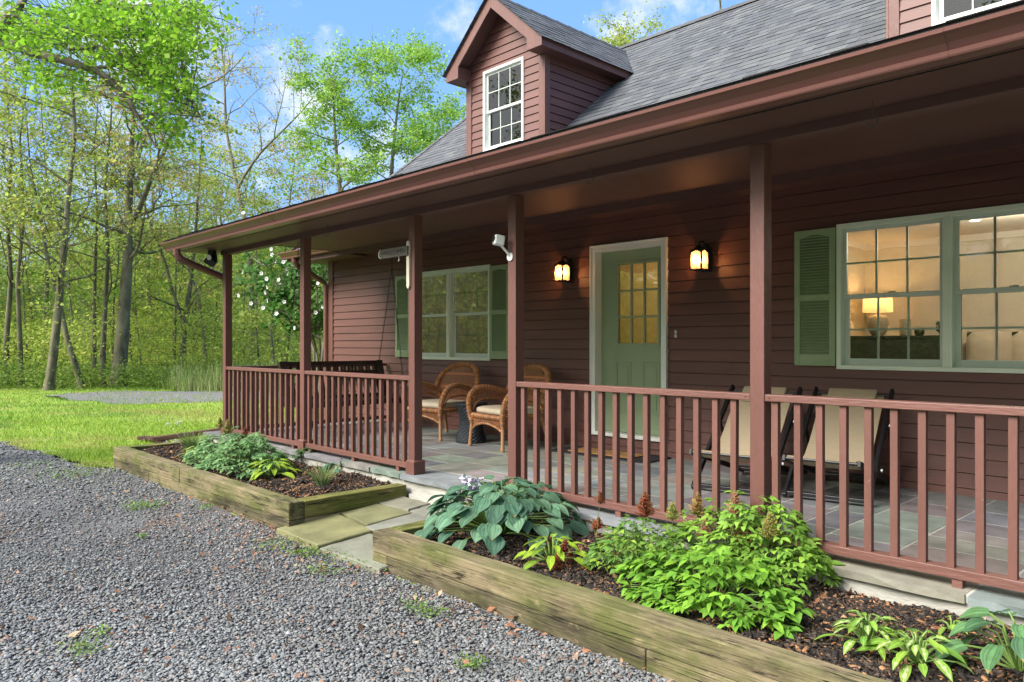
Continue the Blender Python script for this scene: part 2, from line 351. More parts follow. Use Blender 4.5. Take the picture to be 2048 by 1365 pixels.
# ------------------------------------------------------------------ the house
HW = 6.70                                       # front wall plane (y); porch posts stand at y = 4.12
house = thing('farmhouse', (-5, 6.7, 0), 'barn red clapboard farmhouse with dark shingle roof and long covered front porch', 'house')
def siding(mb, lo, hi, z0, z1, openings, fn, E=.12, thick=.017, clip=None):
    n = int(math.ceil((z1-z0)/E-1e-6))
    for i in range(n):
        a, b = z0+i*E, min(z1, z0+(i+1)*E)
        cuts = sorted(set([a, b]+[z for o in openings for z in (o[2], o[3]) if a+1e-4 < z < b-1e-4]))
        for za, zb in zip(cuts, cuts[1:]):
            L0, H0 = clip(za) if clip else (lo, hi); L1, H1 = clip(zb) if clip else (lo, hi)
            segs = [(L0, H0, L1, H1)]
            for o in openings:
                if o[2] <= za+1e-4 and o[3] >= zb-1e-4:
                    ns = []
                    for (p, q, r, s) in segs:
                        if o[1] <= min(p, r) or o[0] >= max(q, s): ns.append((p, q, r, s)); continue
                        if o[0] > p: ns.append((p, o[0], r, o[0]))
                        if o[1] < q: ns.append((o[1], q, o[1], s))
                    segs = ns
            oa = thick-(za-a)/E*(thick-.003); ob = thick-(zb-a)/E*(thick-.003)
            for (p, q, r, s) in segs:
                zc = za+.007 if abs(za-a) < 1e-6 else za
                vs = [fn(p, oa, zc), fn(q, oa, zc), fn(s, ob, zb), fn(r, ob, zb)]; mb.add(vs, [(0, 1, 2, 3)])
                if zc > za:
                    mb.add([fn(p, oa, zc), fn(q, oa, zc), fn(q, -.012, zc), fn(p, -.012, zc)], [(0, 1, 2, 3)])
                    mb.add([fn(p, -.012, zc), fn(q, -.012, zc), fn(q, -.012, za), fn(p, -.012, za)], [(0, 1, 2, 3)])
                    mb.add([fn(p, -.012, za), fn(q, -.012, za), fn(q, .003, za), fn(p, .003, za)], [(0, 1, 2, 3)])
RW = (-2.816, -1.044, .98, 2.262); LW = (-9.168, -7.398, .98, 2.262); DO = (-5.62, -4.64, .16, 2.30)
ops = [RW, LW, DO]
w = MB(); siding(w, -11.45, 4.0, -.0615, 2.80, ops, lambda a, o, z: (a, HW-o, z))
# butt joints between boards
random.seed(5)
nf_ = len(w.f); j = w
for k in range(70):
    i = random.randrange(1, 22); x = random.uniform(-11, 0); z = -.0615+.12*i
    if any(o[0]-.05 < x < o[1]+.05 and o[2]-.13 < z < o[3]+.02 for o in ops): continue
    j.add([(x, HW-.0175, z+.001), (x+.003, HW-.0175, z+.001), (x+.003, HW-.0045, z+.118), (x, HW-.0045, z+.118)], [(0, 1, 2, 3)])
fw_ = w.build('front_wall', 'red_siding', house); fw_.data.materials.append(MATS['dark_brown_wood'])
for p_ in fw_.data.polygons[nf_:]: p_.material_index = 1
c = MB(); c.box(-11.55, -11.43, HW-.028, HW+.05, -.3, 2.80); c.box(-11.58, -11.55, HW-.028, HW+.09, -.3, 2.8); c.build('corner_board', 'red_trim', house, bevel=.003)
# gable walls left and right, back wall
RZ = lambda y: .807*y-2.15                     # main roof plane; ridge at y = 10.84
for X, s in ((-11.55, -1), (4.0, 1)):
    g = MB(); siding(g, HW+.09, 14.98, -.1, 6.5, [], lambda a, o, z, X=X, s=s: (X+s*o, a, z), clip=lambda z: (max(HW+.09, (z+2.15)/.807), min(14.98, 21.68-(z+2.15)/.807)))
    g.build('gable_wall', 'red_siding', house)
b = MB(); b.box(-11.5, 4, 14.9, 14.98, -.3, 3.2)
BW = (-8.6, -7.0, 1.0, 2.2)
b = MB()
for (x0, x1, z0, z1) in ((-11.5, BW[0], -.3, 3.2), (BW[1], 4, -.3, 3.2), (BW[0], BW[1], -.3, BW[2]), (BW[0], BW[1], BW[3], 3.2)): b.box(x0, x1, 14.9, 14.98, z0, z1)
b.build('back_wall', 'red_siding', house)
# rooms seen through the glass
r = MB()
r.add([(-4.2, 6.86, .2), (-4.2, 10.9, .2), (-4.2, 10.9, 2.6), (-4.2, 6.86, 2.6)], [(0, 1, 2, 3)])
r.add([(-4.2, 10.9, .2), (3.9, 10.9, .2), (3.9, 10.9, 2.6), (-4.2, 10.9, 2.6)], [(0, 1, 2, 3)])
r.add([(3.9, 6.86, .2), (3.9, 10.9, .2), (3.9, 10.9, 2.6), (3.9, 6.86, 2.6)], [(0, 1, 2, 3)])
# left room: back wall has a doorway sized opening to a bright rear window
for (x0, x1, z0, z1) in ((-11.4, -9.5, .2, 2.6), (-8.75, -6.1, .2, 2.6), (-9.5, -8.75, .2, .9), (-9.5, -8.75, 2.25, 2.6)):
    r.add([(x0, 10.9, z0), (x1, 10.9, z0), (x1, 10.9, z1), (x0, 10.9, z1)], [(0, 1, 2, 3)])
r.add([(-6.1, 6.86, .2), (-6.1, 10.9, .2), (-6.1, 10.9, 2.6), (-6.1, 6.86, 2.6)], [(0, 1, 2, 3)])
r.add([(-11.4, 6.86, .2), (-11.4, 10.9, .2), (-11.4, 10.9, 2.6), (-11.4, 6.86, 2.6)], [(0, 1, 2, 3)])
r.add([(-6.05, 10.0, .2), (-4.25, 10.0, .2), (-4.25, 10.0, 2.6), (-6.05, 10.0, 2.6)], [(0, 1, 2, 3)])
r.build('room_wall', 'interior_wall', house)
r = MB(); r.box(-11.4, 3.95, 6.8, 14.85, 2.6, 2.68); r.build('room_ceiling', 'interior_ceiling', house)
r = MB(); r.box(-11.4, 3.95, 6.8, 14.85, .1, .2); r.build('room_floor', 'sofa_fabric', house)
r = MB(); r.box(-4.2, 3.9, 10.84, 10.895, 2.52, 2.6); r.box(-4.195, -4.15, 6.9, 10.84, 2.52, 2.6); r.build('crown_moulding', 'interior_ceiling', house)
# main roof body
rf = MB()
rf.prism([(6.10, RZ(6.10)-.03), (10.84, RZ(10.84)-.03), (15.58, RZ(6.10)-.03), (15.58, RZ(6.10)-.20), (10.84, RZ(10.84)-.2), (6.10, RZ(6.10)-.2)], 'x', -11.72, 4.2)
main_roof = rf.build('roof', 'soffit_brown', house)
def shingles(mb, O, U, V, u0, u1, vlen, seed, E=.145, nrm=None, hip=None):
    rnd = random.Random(seed); O, U, V = Vector(O), Vector(U).normalized(), Vector(V).normalized(); Nn = U.cross(V).normalized()
    if Nn.z < 0: Nn = -Nn
    k = 0; v = 0
    while v < vlen:
        v1 = min(v+E, vlen); u = u0-rnd.random()*.2
        while u < u1:
            wd = rnd.choice((.10, .14, .17, .22, .28)); a, b = max(u, u0), min(u+wd, u1); u += wd
            if b-a < .01: continue
            th = .007+rnd.choice((0, 0, .004)); g_ = rnd.uniform(.9, 1.1); cc = rnd.choice(((.105, .112, .12), (.085, .09, .098), (.125, .13, .135), (.095, .10, .112)))
            mb.cur = tuple(x*g_*1.02 for x in cc)
            p = [O+U*a+V*v+Nn*th, O+U*b+V*v+Nn*th, O+U*b+V*(v1+.002)+Nn*.003, O+U*a+V*(v1+.002)+Nn*.003, O+U*a+V*v-Nn*.002, O+U*b+V*v-Nn*.002]
            mb.add(p, [(0, 1, 2, 3)])
            mb.cur = (.02, .02, .022); mb.add([p[0], p[1], p[5], p[4]], [(0, 1, 2, 3)])
            mb.add([p[0], p[3], p[3]-Nn*.003, p[4]], [(0, 1, 2, 3)])
        v = v1; k += 1
sh = MB(); S = math.hypot(1, .807)
shingles(sh, (-11.76, 6.02, RZ(6.02)-.02), (1, 0, 0), (0, 1, .807), 0, 16, (10.84-6.02)*S, 1)
shingles(sh, (-11.76, 15.66, RZ(6.02)-.02), (1, 0, 0), (0, -1, .807), 0, 16, (10.84-6.02)*S, 2, E=.26)
for k in range(55):                            # ridge caps
    x = -11.76+k*.29; q = (.1*random.uniform(.8, 1.1),)*3; sh.cur = q; zz = RZ(10.84)
    sh.add([(x, 10.70, zz-.095), (x+.3, 10.70, zz-.10), (x+.3, 10.84, zz+.012), (x, 10.84, zz+.022), (x, 10.98, zz-.095), (x+.3, 10.98, zz-.10)], [(0, 1, 2, 3), (3, 2, 5, 4)])
sh.build('roof_shingles', 'shingles', main_roof, tint=True)
f = MB(); f.box(-11.745, -11.721, 6.12, 15.5, 0, 0) if False else None
f.prism([(6.12, RZ(6.12)-.04), (10.84, RZ(10.84)-.04), (10.84, RZ(10.84)-.26), (6.12, RZ(6.12)-.26)], 'x', -11.745, -11.722); f.build('rake_board', 'red_trim', house)
# porch roof (shallower), with its edge of shingles over the gutter
ps = (3.74-2.545)/(7.35-3.54)
pr = MB(); pr.prism([(3.60, 2.53), (7.35, 3.72), (7.35, 3.5), (4.1, 2.655), (3.62, 2.47)], 'x', -10.33, 3.6); proof = pr.build('porch_roof', 'soffit_brown', house)
sh = MB(); shingles(sh, (-10.37, 3.52, 2.556), (1, 0, 0), (0, 1, ps), 0, 13.9, 3.95, 7)
sh.cur = (.03, .03, .03); sh.box(-10.37, 3.5, 3.525, 3.60, 2.540, 2.554)
random.seed(11)
for k in range(70):                            # slightly lifted, wavy first course
    x = -10.3+k*.19; l = max(0, math.sin(k*.35)+math.sin(k*.13+1)-.9)*.014; sh.cur = (.08, .085, .09)
    sh.add([(x, 3.512, 2.559+l), (x+.19, 3.512, 2.559+l), (x+.19, 3.66, 2.605), (x, 3.66, 2.605)], [(0, 1, 2, 3)])
sh.build('edge_shingles', 'shingles', proof, tint=True)
de = MB(); de.box(-10.3, 3.5, 3.524, 3.53, 2.527, 2.5385); de.build('drip_edge', 'white_plastic', proof)
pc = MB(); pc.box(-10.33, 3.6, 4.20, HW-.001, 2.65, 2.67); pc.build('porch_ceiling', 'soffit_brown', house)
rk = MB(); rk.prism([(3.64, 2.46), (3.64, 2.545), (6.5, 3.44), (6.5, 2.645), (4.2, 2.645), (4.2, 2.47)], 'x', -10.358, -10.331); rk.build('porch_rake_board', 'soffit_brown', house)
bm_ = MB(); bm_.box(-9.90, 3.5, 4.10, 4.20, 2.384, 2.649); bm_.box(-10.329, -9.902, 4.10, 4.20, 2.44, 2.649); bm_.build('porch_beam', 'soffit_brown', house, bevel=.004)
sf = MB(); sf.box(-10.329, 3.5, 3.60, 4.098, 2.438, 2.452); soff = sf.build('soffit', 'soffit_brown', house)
vt = MB(); vt.box(-10.2, 3.4, 3.712, 3.716, 2.434, 2.4378)
x = -10.2
while x < 3.4:
    if (x*1.0) % .75 < .6: vt.box(x, x+.025, 3.722, 3.728, 2.435, 2.4378)
    x += .045
vt.build('soffit_vent', 'black_metal', soff)
GP = [(3.60, 2.413), (3.523, 2.413), (3.518, 2.420), (3.513, 2.436), (3.524, 2.442), (3.500, 2.468), (3.468, 2.492), (3.452, 2.500), (3.448, 2.516), (3.458, 2.520), (3.462, 2.508), (3.60, 2.508)]
gt = MB(); gt.prism(GP, 'x', -10.262, 3.5); gut = gt.build('gutter', 'gutter_brown', house)
for xg in (-7.2, -4.1, -1.05):
    e = MB(); e.prism([(y-.0018*(1 if y < 3.55 else 0), z-.0015) for y, z in GP], 'x', xg, xg+.035); e.build('gutter_seam', 'gutter_brown', gut)
e = MB(); e.prism([(y-.002*(1 if y < 3.55 else 0), z-.003) for y, z in GP], 'x', -10.272, -10.260); e.build('gutter_end_cap', 'gutter_brown', gut)
# eave left of the porch
g2 = MB(); dy, dz = 6.10-3.60, .235; g2.prism([(y+dy, z+dz) for y, z in GP], 'x', -12.02, -10.37); g2.build('gutter', 'gutter_brown', house)
s2 = MB(); s2.box(-11.95, -10.36, 6.12, HW-.03, 2.62, 2.635); s2.box(-11.95, -11.56, HW-.03, 6.9, 2.62, 2.635); s2.build('eave_soffit', 'soffit_brown', house)
ff = MB(); ff.prism([(6.105, 2.62), (6.105, 2.77), (7.4, 3.8), (7.4, 3.6), (6.9, 3.2), (6.9, 2.62)], 'x', -11.97, -11.951); ff.build('eave_return', 'red_trim', house)
def downspout(name, pts, ribs):
    d = MB(); d.tube(pts, .047, 8)
    o = d.build(name, 'gutter_brown', house, smooth=False)
    rb = MB()
    for a, b_, n in ribs:
        for i in range(n):
            p = Vector(a).lerp(Vector(b_), i/(n-1)); q = Vector(a).lerp(Vector(b_), (i+.4)/(n-1)); rb.tube([p, q], .0500, 8)
    rb.build('elbow_ribs', 'gutter_brown', o); return o
downspout('downspout', [(-9.92, 3.54, 2.42), (-9.92, 3.545, 2.36), (-9.915, 3.575, 2.305), (-9.905, 3.64, 2.27), (-10.03, 4.18, 2.11), (-10.05, 4.24, 2.06), (-10.05, 4.26, 1.96), (-10.05, 4.26, -.25)], [((-9.92, 3.545, 2.365), (-9.915, 3.575, 2.305), 4), ((-9.915, 3.575, 2.305), (-9.905, 3.64, 2.27), 5)])
downspout('downspout', [(-11.63, 6.06, 2.65), (-11.63, 6.07, 2.58), (-11.63, 6.10, 2.54), (-11.63, 6.60, 2.28), (-11.62, 6.655, 2.22), (-11.62, 6.66, -.25)], [((-11.63, 6.07, 2.60), (-11.63, 6.12, 2.53), 6)])
# posts
def post(x, base=True):
    p = MB(); p.box(x-.0455, x+.0455, 4.115, 4.207, 0, 2.384); o = p.build('porch_post', 'red_trim', house, bevel=.004)
    if base:
        q = MB(); s = .019
        q.box(x-.0455-s, x+.0455+s, 4.115-s, 4.207+s, .001, .118)
        q.add([(x-.0455-s, 4.115-s, .118), (x+.0455+s, 4.115-s, .118), (x+.0455+s, 4.207+s, .118), (x-.0455-s, 4.207+s, .118),
               (x-.047, 4.113, .132), (x+.047, 4.113, .132), (x+.047, 4.209, .132), (x-.047, 4.209, .132)], [(0, 1, 5, 4), (1, 2, 6, 5), (2, 3, 7, 6), (3, 0, 4, 7), (4, 5, 6, 7)])
        q.build('post_base', 'red_trim', o, bevel=.003)
    return o
PX = [-9.825, -7.715, -5.645, -4.305, -2.205, -.10]
for x in PX: post(x, True)
# windows -----------------------------------------------------------
def window(x0, x1, z0, z1, y, units, frame_mat='green_frame', sash='sash_vinyl', parent=house, glass='window_glass', rows=2, cols=3, white_grid=False, sub=False):
    """frame proud of the wall, each unit a double-hung pair of gridded sashes"""
    fr = MB(); t = .04; yo = y-.032
    fr.box(x0, x0+t, yo, y+.09, z0, z1); fr.box(x1-t, x1, yo, y+.09, z0, z1)
    fr.box(x0+t, x1-t, yo, y+.09, z1-t, z1); fr.box(x0+t, x1-t, yo-.006, y+.09, z0, z0+t*.9)
    xs = [x0+t+(x1-x0-2*t)*i/units for i in range(units+1)]
    for xm in xs[1:-1]: fr.box(xm-.035, xm+.035, yo+.001, y+.09, z0+t*.9, z1-t); fr.box(xm-.012, xm+.012, yo-.006, yo+.001, z0+t, z1-t)
    nm = 'window_frame' if sub else 'window'
    o = fr.build(nm, frame_mat, parent, bevel=.003)
    sm = MB(); gr = MB(); pn = MB(); gy = -.006 if white_grid else .008
    for i in range(units):
        a = xs[i]+(.035 if i else 0); b = xs[i+1]-(.035 if i < units-1 else 0); zm = z0+t+(z1-z0-2*t)*.5
        for (za, zb, yy, s) in ((zm-.02, z1-t, y+.012, .034), (z0+t*.9, zm+.02, y+.045, .042)):
            sm.box(a, a+s, yy, yy+.03, za, zb); sm.box(b-s, b, yy, yy+.03, za, zb); sm.box(a+s, b-s, yy, yy+.03, zb-s, zb); sm.box(a+s, b-s, yy, yy+.03, za, za+s*(1.4 if za < zm-.1 else 1))
            A, B, C, D = a+s, b-s, za+s, zb-s; m_ = .0055 if white_grid else .008
            for k in range(1, cols): xx = A+(B-A)*k/cols; gr.box(xx-m_, xx+m_, yy+gy, yy+.022+gy-.008, C, D)
            for k in range(1, rows): zz = C+(D-C)*k/rows; gr.box(A, B, yy+gy+.0005, yy+.0215+gy-.008, zz-m_, zz+m_)
            pn.box(A-.005, B+.005, yy+.004, yy+.007, C-.005, D+.005)
        sm.box((a+b)/2-.03, (a+b)/2+.03, y+.018, y+.044, zm+.0205, zm+.032)
    if sub:
        sm.build('sash', sash, parent, bevel=.002); pn.build('pane', glass, parent); gr.build('muntins', 'sash_vinyl', parent)
    else:
        sm.build('sash', sash, o, bevel=.002); pn.build('pane', glass, o); gr.build('muntins', 'white_trim' if white_grid else sash, o)
    return o
window(*RW[:2], *RW[2:], HW, 2)
window(*LW[:2], *LW[2:], HW, 2)
wr = MB(); window(-9.5, -8.75, .9, 2.25, 10.9, 1, 'white_trim', parent=house)
window(BW[0]-.5, BW[1], .9, 2.3, 14.93, 2, 'white_trim', parent=house) if False else None
def shutter(x0, x1):
    z0, z1, zm = 1.006, 2.236, 1.62; s = .052; y0, y1 = HW-.045, HW-.02
    f = MB(); f.box(x0, x0+s, y0, y1, z0, z1); f.box(x1-s, x1, y0, y1, z0, z1); f.box(x0+s, x1-s, y0, y1, z0, z0+.10); f.box(x0+s, x1-s, y0, y1, zm-.028, zm+.028)
    n = 12; A, B = x0+s, x1-s
    for i in range(n):                         # arched top rail
        t0, t1 = i/n, (i+1)/n; h0 = .075-.03*math.sin(math.pi*t0)**1.5; h1 = .075-.03*math.sin(math.pi*t1)**1.5
        xa, xb = A+(B-A)*t0, A+(B-A)*t1
        f.add([(xa, y0, z1), (xb, y0, z1), (xb, y0, z1-h1), (xa, y0, z1-h0), (xa, y1, z1), (xb, y1, z1), (xb, y1, z1-h1), (xa, y1, z1-h0)], [(0, 1, 2, 3), (2, 3, 7, 6), (0, 1, 5, 4)])
    f.box(A, B, y1, y1+.004, z0, z1-.02)
    o = f.build('shutter', 'green_shutter', house, bevel=.002)
    l = MB()
    for a, b in ((z0+.10, zm-.028), (zm+.028, z1-.04)):
        k = int((b-a)/.026)
        for i in range(k):
            z = a+(i+.1)*(b-a)/k; l.add([(A, y0+.002, z), (B, y0+.002, z), (B, y1, z+.024), (A, y1, z+.024), (A, y0+.004, z-.003), (B, y0+.004, z-.003)], [(0, 1, 2, 3), (0, 1, 5, 4)])
    l.build('louvres', 'green_shutter', o)
for a, b in ((-3.195, -2.822), (-1.038, -.665), (-9.548, -9.174), (-7.392, -7.02)): shutter(a, b)
# front door ---------------------------------------------------------
d = MB(); DY = 6.785
gx0, gx1, gz0, gz1 = -5.37, -4.765, 1.18, 2.13
for (x0, x1, z0, z1) in ((-5.585, gx0, .205, 2.262), (gx1, -4.675, .205, 2.262), (gx0, gx1, .205, gz0), (gx0, gx1, gz1, 2.262)): d.box(x0, x1, DY, DY+.045, z0, z1)
door = d.build('front_door', 'green_door', house)
m = MB(); s = .032
for (x0, x1, z0, z1) in ((gx0, gx0+s, gz0, gz1), (gx1-s, gx1, gz0, gz1), (gx0+s, gx1-s, gz0, gz0+s), (gx0+s, gx1-s, gz1-s, gz1)): m.box(x0, x1, DY-.012, DY+.03, z0, z1)
for k in (1, 2):
    xx = gx0+s+(gx1-gx0-2*s)*k/3; m.box(xx-.011, xx+.011, DY-.006, DY+.02, gz0+s, gz1-s)
    zz = gz0+s+(gz1-gz0-2*s)*k/3; m.box(gx0+s, gx1-s, DY-.0065, DY+.0195, zz-.011, zz+.011)
m.build('door_muntins', 'green_door', door, bevel=.003)
m = MB(); m.box(gx0+.02, gx1-.02, DY+.012, DY+.016, gz0+.02, gz1-.02); m.build('door_glass', 'door_glass', door)
m = MB()
for (x0, x1) in ((-5.37, -5.155), (-5.0, -4.77)):
    for (z0, z1) in ((.42, 1.0),):
        for (a, b_, c_, d_) in ((x0, x0+.02, z0, z1), (x1-.02, x1, z0, z1), (x0+.02, x1-.02, z0, z0+.02), (x0+.02, x1-.02, z1-.02, z1)): m.box(a, b_, DY-.007, DY+.001, c_, d_)
        m.box(x0+.045, x1-.045, DY-.006, DY+.001, z0+.045, z1-.045)
m.build('raised_panel', 'green_door', door, bevel=.004)
t = MB()
t.box(-5.659, -5.585, HW-.035, HW+.01, .155, 2.335); t.box(-4.675, -4.602, HW-.035, HW+.01, .155, 2.335); t.box(-5.585, -4.675, HW-.035, HW+.01, 2.262, 2.335)
t.box(-5.659, -5.640, HW-.045, HW-.035, .155, 2.335); t.box(-4.621, -4.602, HW-.045, HW-.035, .155, 2.335); t.box(-5.640, -4.621, HW-.045, HW-.035, 2.316, 2.335)
t.box(-5.61, -5.585, HW+.01, DY+.06, .155, 2.30); t.box(-4.675, -4.65, HW+.01, DY+.06, .155, 2.30); t.box(-5.585, -4.675, HW+.01, DY+.06, 2.262, 2.29)
tr = t.build('door_trim', 'white_trim', house, bevel=.003)
t = MB(); t.box(-5.62, -4.64, HW-.05, DY+.06, .16, .200); t.build('threshold', 'white_trim', tr, bevel=.004)
t = MB(); t.box(-4.505, -4.483, HW-.034, HW-.012, 1.27, 1.345); bell = t.build('doorbell', 'white_plastic', house, bevel=.004)
t = MB(); t.box(-4.499, -4.489, HW-.037, HW-.034, 1.30, 1.318); t.build('bell_button', 'black_metal', bell)
# dormers -------------------------------------------------------------
def dormer(dx, seed):
    xl, xr, yw, yr = -8.95+dx, -7.30+dx, 7.62, 7.34; xm = (xl+xr)/2; el, er = xl-.21, xr+.21
    zt = lambda x: 5.40+(1.035-abs(x-xm))*.895
    wdw = (-8.575+dx, -7.700+dx, 4.12, 5.352)
    w = MB(); siding(w, xl, xr, 3.90, 6.2, [wdw], lambda a, o, z: (a, yw-o, z), E=.116, clip=lambda z: (xl+.002, xr-.002) if z <= 5.35 else (min(xm, xm-(6.26-z)/.895), max(xm, xm+(6.26-z)/.895)))
    for X, s in ((xr, 1), (xl, -1)): siding(w, yw, 9.6, 3.90, 5.4, [], lambda a, o, z, X=X, s=s: (X+s*o, a, z), E=.116)
    dm = w.build('dormer', 'red_siding', house)
    for X, s in ((xr, 1), (xl, -1)):
        c = MB(); c.box(min(X, X-s*.095), max(X, X-s*.095), yw-.026, yw+.01, 3.9, 5.34); c.box(min(X, X+s*.026), max(X, X+s*.026), yw-.026, yw+.085, 3.9, 5.34)
        c.build('corner_board', 'red_trim', dm, bevel=.003)
    k = MB()
    for s in (1, -1):
        P = [(xm+s*1.035, 5.275), (xm+s*1.035, 5.40), (xm, zt(xm)), (xm, 6.115), (xm+s*.745, 5.447), (xm+s*.745, 5.275)]
        k.prism(P, 'y', yr, yr+.024)
    for s in (1, -1): k.box(min(xm+s*1.035, xm+s*1.012), max(xm+s*1.035, xm+s*1.012), yr+.024, 9.7, 5.275, 5.40)
    k.build('rake_board', 'red_trim', dm, bevel=.002)
    k = MB()
    for s in (1, -1):
        k.box(min(xm+s*1.012, xm+s*.745), max(xm+s*1.012, xm+s*.745), yr+.024, 9.7, 5.28, 5.30)
        k.box(min(xm+s*.745, xm+s*.765), max(xm+s*.745, xm+s*.765), yr+.024, yw-.02, 5.30, 5.46)
        k.prism([(xm+s*1.03, 5.385), (xm, zt(xm)-.015), (xm, zt(xm)-.12), (xm+s*1.03, 5.302)], 'y', yr+.024, 10.5)
    k.build('dormer_soffit', 'soffit_brown', dm)
    sh = MB(); L = 1.075*math.hypot(1, .895)
    for s in (1, -1): shingles(sh, (xm+s*1.075, yr-.045, 5.40-.036+.004), (0, 1, 0), (-s, 0, .895), 0, 3.3, L, seed+s)
    for k_ in range(12):
        y = yr-.045+k_*.29; sh.cur = (.075, .08, .085); zz = zt(xm)+.004
        sh.add([(xm-.10, y, zz-.075), (xm-.10, y+.3, zz-.08), (xm, y+.3, zz+.012), (xm, y, zz+.02), (xm+.10, y, zz-.075), (xm+.10, y+.3, zz-.08)], [(0, 1, 2, 3), (3, 2, 5, 4)])
    sh.build('dormer_shingles', 'shingles', dm, tint=True)
    window(wdw[0], wdw[1], wdw[2], wdw[3], yw, 1, 'white_trim', 'white_trim', dm, 'dark_glass', white_grid=True, sub=True)
    bk = MB(); bk.box(wdw[0]-.05, wdw[1]+.05, yw+.5, yw+.52, 3.9, 5.4); bk.build('blind', 'lamp_base', dm)
dormer(0, 21); dormer(6.245, 31)
# step flashing / foundation ------------------------------------------
fd = MB(); fd.box(-11.5, 4, HW+.02, 14.9, -.8, -.07); fd.build('foundation', 'concrete', house)
# ------------------------------------------------------------------ porch floor: bluestone slabs on a concrete base
rnd = random.Random(3)
base = MB(); base.box(-10.30, 3.5, 4.075, 6.72, -.8, -.045); base.box(-5.55, -4.2, 4.02, 4.075, -.8, -.155); o = base.build('porch_foundation', 'concrete'); tag(o, kind='structure')
mo = MB(); mo.box(-10.32, 3.5, 4.06, 6.70, -.043, -.0010); tag(mo.build('porch_mortar_bed', 'mortar'), kind='structure')
rects = []
def split(x0, x1, y0, y1):
    wx, wy = x1-x0, y1-y0
    if wx > 1.05 or (wx > .62 and wy <= .62 and rnd.random() < .55 and wx > wy*1.1) and wx >= wy:
        c_ = round((x0+wx*rnd.uniform(.35, .65))/.05)*.05; split(x0, c_, y0, y1); split(c_, x1, y0, y1)
    elif wy > .70 or (wy > .55 and rnd.random() < .4):
        c_ = round((y0+wy*rnd.uniform(.35, .65))/.05)*.05; split(x0, x1, y0, c_); split(x0, x1, c_, y1)
    else: rects.append((x0, x1, y0, y1))
x = -10.33
while x < 3.5:                                 # front border course, then the random field
    wdt = rnd.uniform(.5, .95); rects.append((x, min(x+wdt, 3.5), 4.035, 4.42)); x += wdt
split(-10.33, 3.5, 4.42, 6.70)
PAL = [(.20, .213, .215), (.225, .235, .23), (.235, .238, .222), (.185, .196, .20), (.225, .225, .208), (.205, .20, .197), (.19, .184, .184), (.245, .253, .246), (.165, .172, .176)]
fl = MB()
for (x0, x1, y0, y1) in rects:
    gp = .0085; h = rnd.uniform(.0005, .002); fl.cur = tuple(v*rnd.uniform(.9, 1.1) for v in rnd.choice(PAL))
    X0, X1, Y0, Y1 = x0+gp+rnd.uniform(0, .003), x1-gp, y0+gp if y0 > 4.1 else y0+rnd.uniform(-.008, .008), y1-gp
    n = 6 if y0 < 4.1 else 1                   # rough front edge
    top = [(X0+(X1-X0)*i/n, Y0+(rnd.uniform(-.006, .006) if n > 1 else 0)) for i in range(n+1)]
    vs = [(a, b_, h) for a, b_ in top]+[(X1, Y1, h), (X0, Y1, h)]; m_ = len(vs)
    low = [(a, b_+(rnd.uniform(-.004, .010) if n > 1 else 0), -.042) for a, b_, _ in vs]
    fl.add(vs+low, [tuple(range(m_))]+[(i, (i+1) % m_, (i+1) % m_+m_, i+m_) for i in range(m_)])
tag(fl.build('porch_floor', 'bluestone', tint=True), kind='structure')
# ------------------------------------------------------------------ railings
def railing(x0, x1, label, phase=.07):
    y0, y1 = 4.128, 4.188
    t = thing('porch_railing', ((x0+x1)/2, 4.16, 0), label, 'railing', 'railings along the porch')
    m = MB(); m.box(x0, x1, 4.118, 4.206, .865, .905); m.build('top_rail', 'red_rail', t, bevel=.004)
    m = MB(); m.box(x0, x1, 4.122, 4.200, .045, .095); m.build('bottom_rail', 'red_rail', t, bevel=.004)
    n = int((x1-x0-.05)/.127); sp = (x1-x0)/(n+.35)
    for k in range(n):
        x = x0+.055+sp*k+random.uniform(-.003, .003)
        m = MB(); m.bar((x, 4.157, .094), (x+random.uniform(-.002, .002), 4.157, .866), .038, .038, (0, 1, 0)); m.build('baluster', 'red_baluster', t, bevel=.002)
    m = MB()
    for x in (x0+.03, x1-.03): m.tube([(x, 4.1185, .885), (x, 4.1165, .885)], .0045, 8); m.tube([(x, 4.1225, .07), (x, 4.1205, .07)], .0045, 8)
    m.build('screws', 'dark_brown_wood', t)
    for x in [x0+.10, (x0+x1)/2, x1-.20]:
        m = MB(); m.box(x-.024, x+.024, 4.13, 4.185, .001, .046); m.build('foot_block', 'red_rail', t, bevel=.003)
    return t
railing(PX[0]+.047, PX[1]-.047, 'red porch railing with balusters at the far left corner, nearest the lawn')
railing(PX[1]+.047, PX[2]-.047, 'red porch railing in front of the swing, beside the open entrance')
railing(PX[3]+.047, PX[4]-.047, 'red porch railing in front of the green door, behind the big hosta')
railing(PX[4]+.047, PX[5]-.047, 'red porch railing in front of the two sling chairs and the lit window')
t = thing('porch_railing', (-9.82, 5.4, 0), 'red side railing across the far left end of the porch, behind the swing', 'railing', 'railings along the porch')
m = MB(); m.box(-9.86, -9.77, 4.21, 6.66, .865, .905); m.build('top_rail', 'red_rail', t, bevel=.004)
m = MB(); m.box(-9.855, -9.777, 4.21, 6.66, .045, .095); m.build('bottom_rail', 'red_rail', t, bevel=.004)
for k in range(19):
    y = 4.28+k*.127; m = MB(); m.box(-9.836, -9.798, y-.019, y+.019, .094, .866); m.build('baluster', 'red_baluster', t)
for y in (4.5, 5.4, 6.3):
    m = MB(); m.box(-9.845, -9.79, y-.024, y+.024, .001, .046); m.build('foot_block', 'red_rail', t)

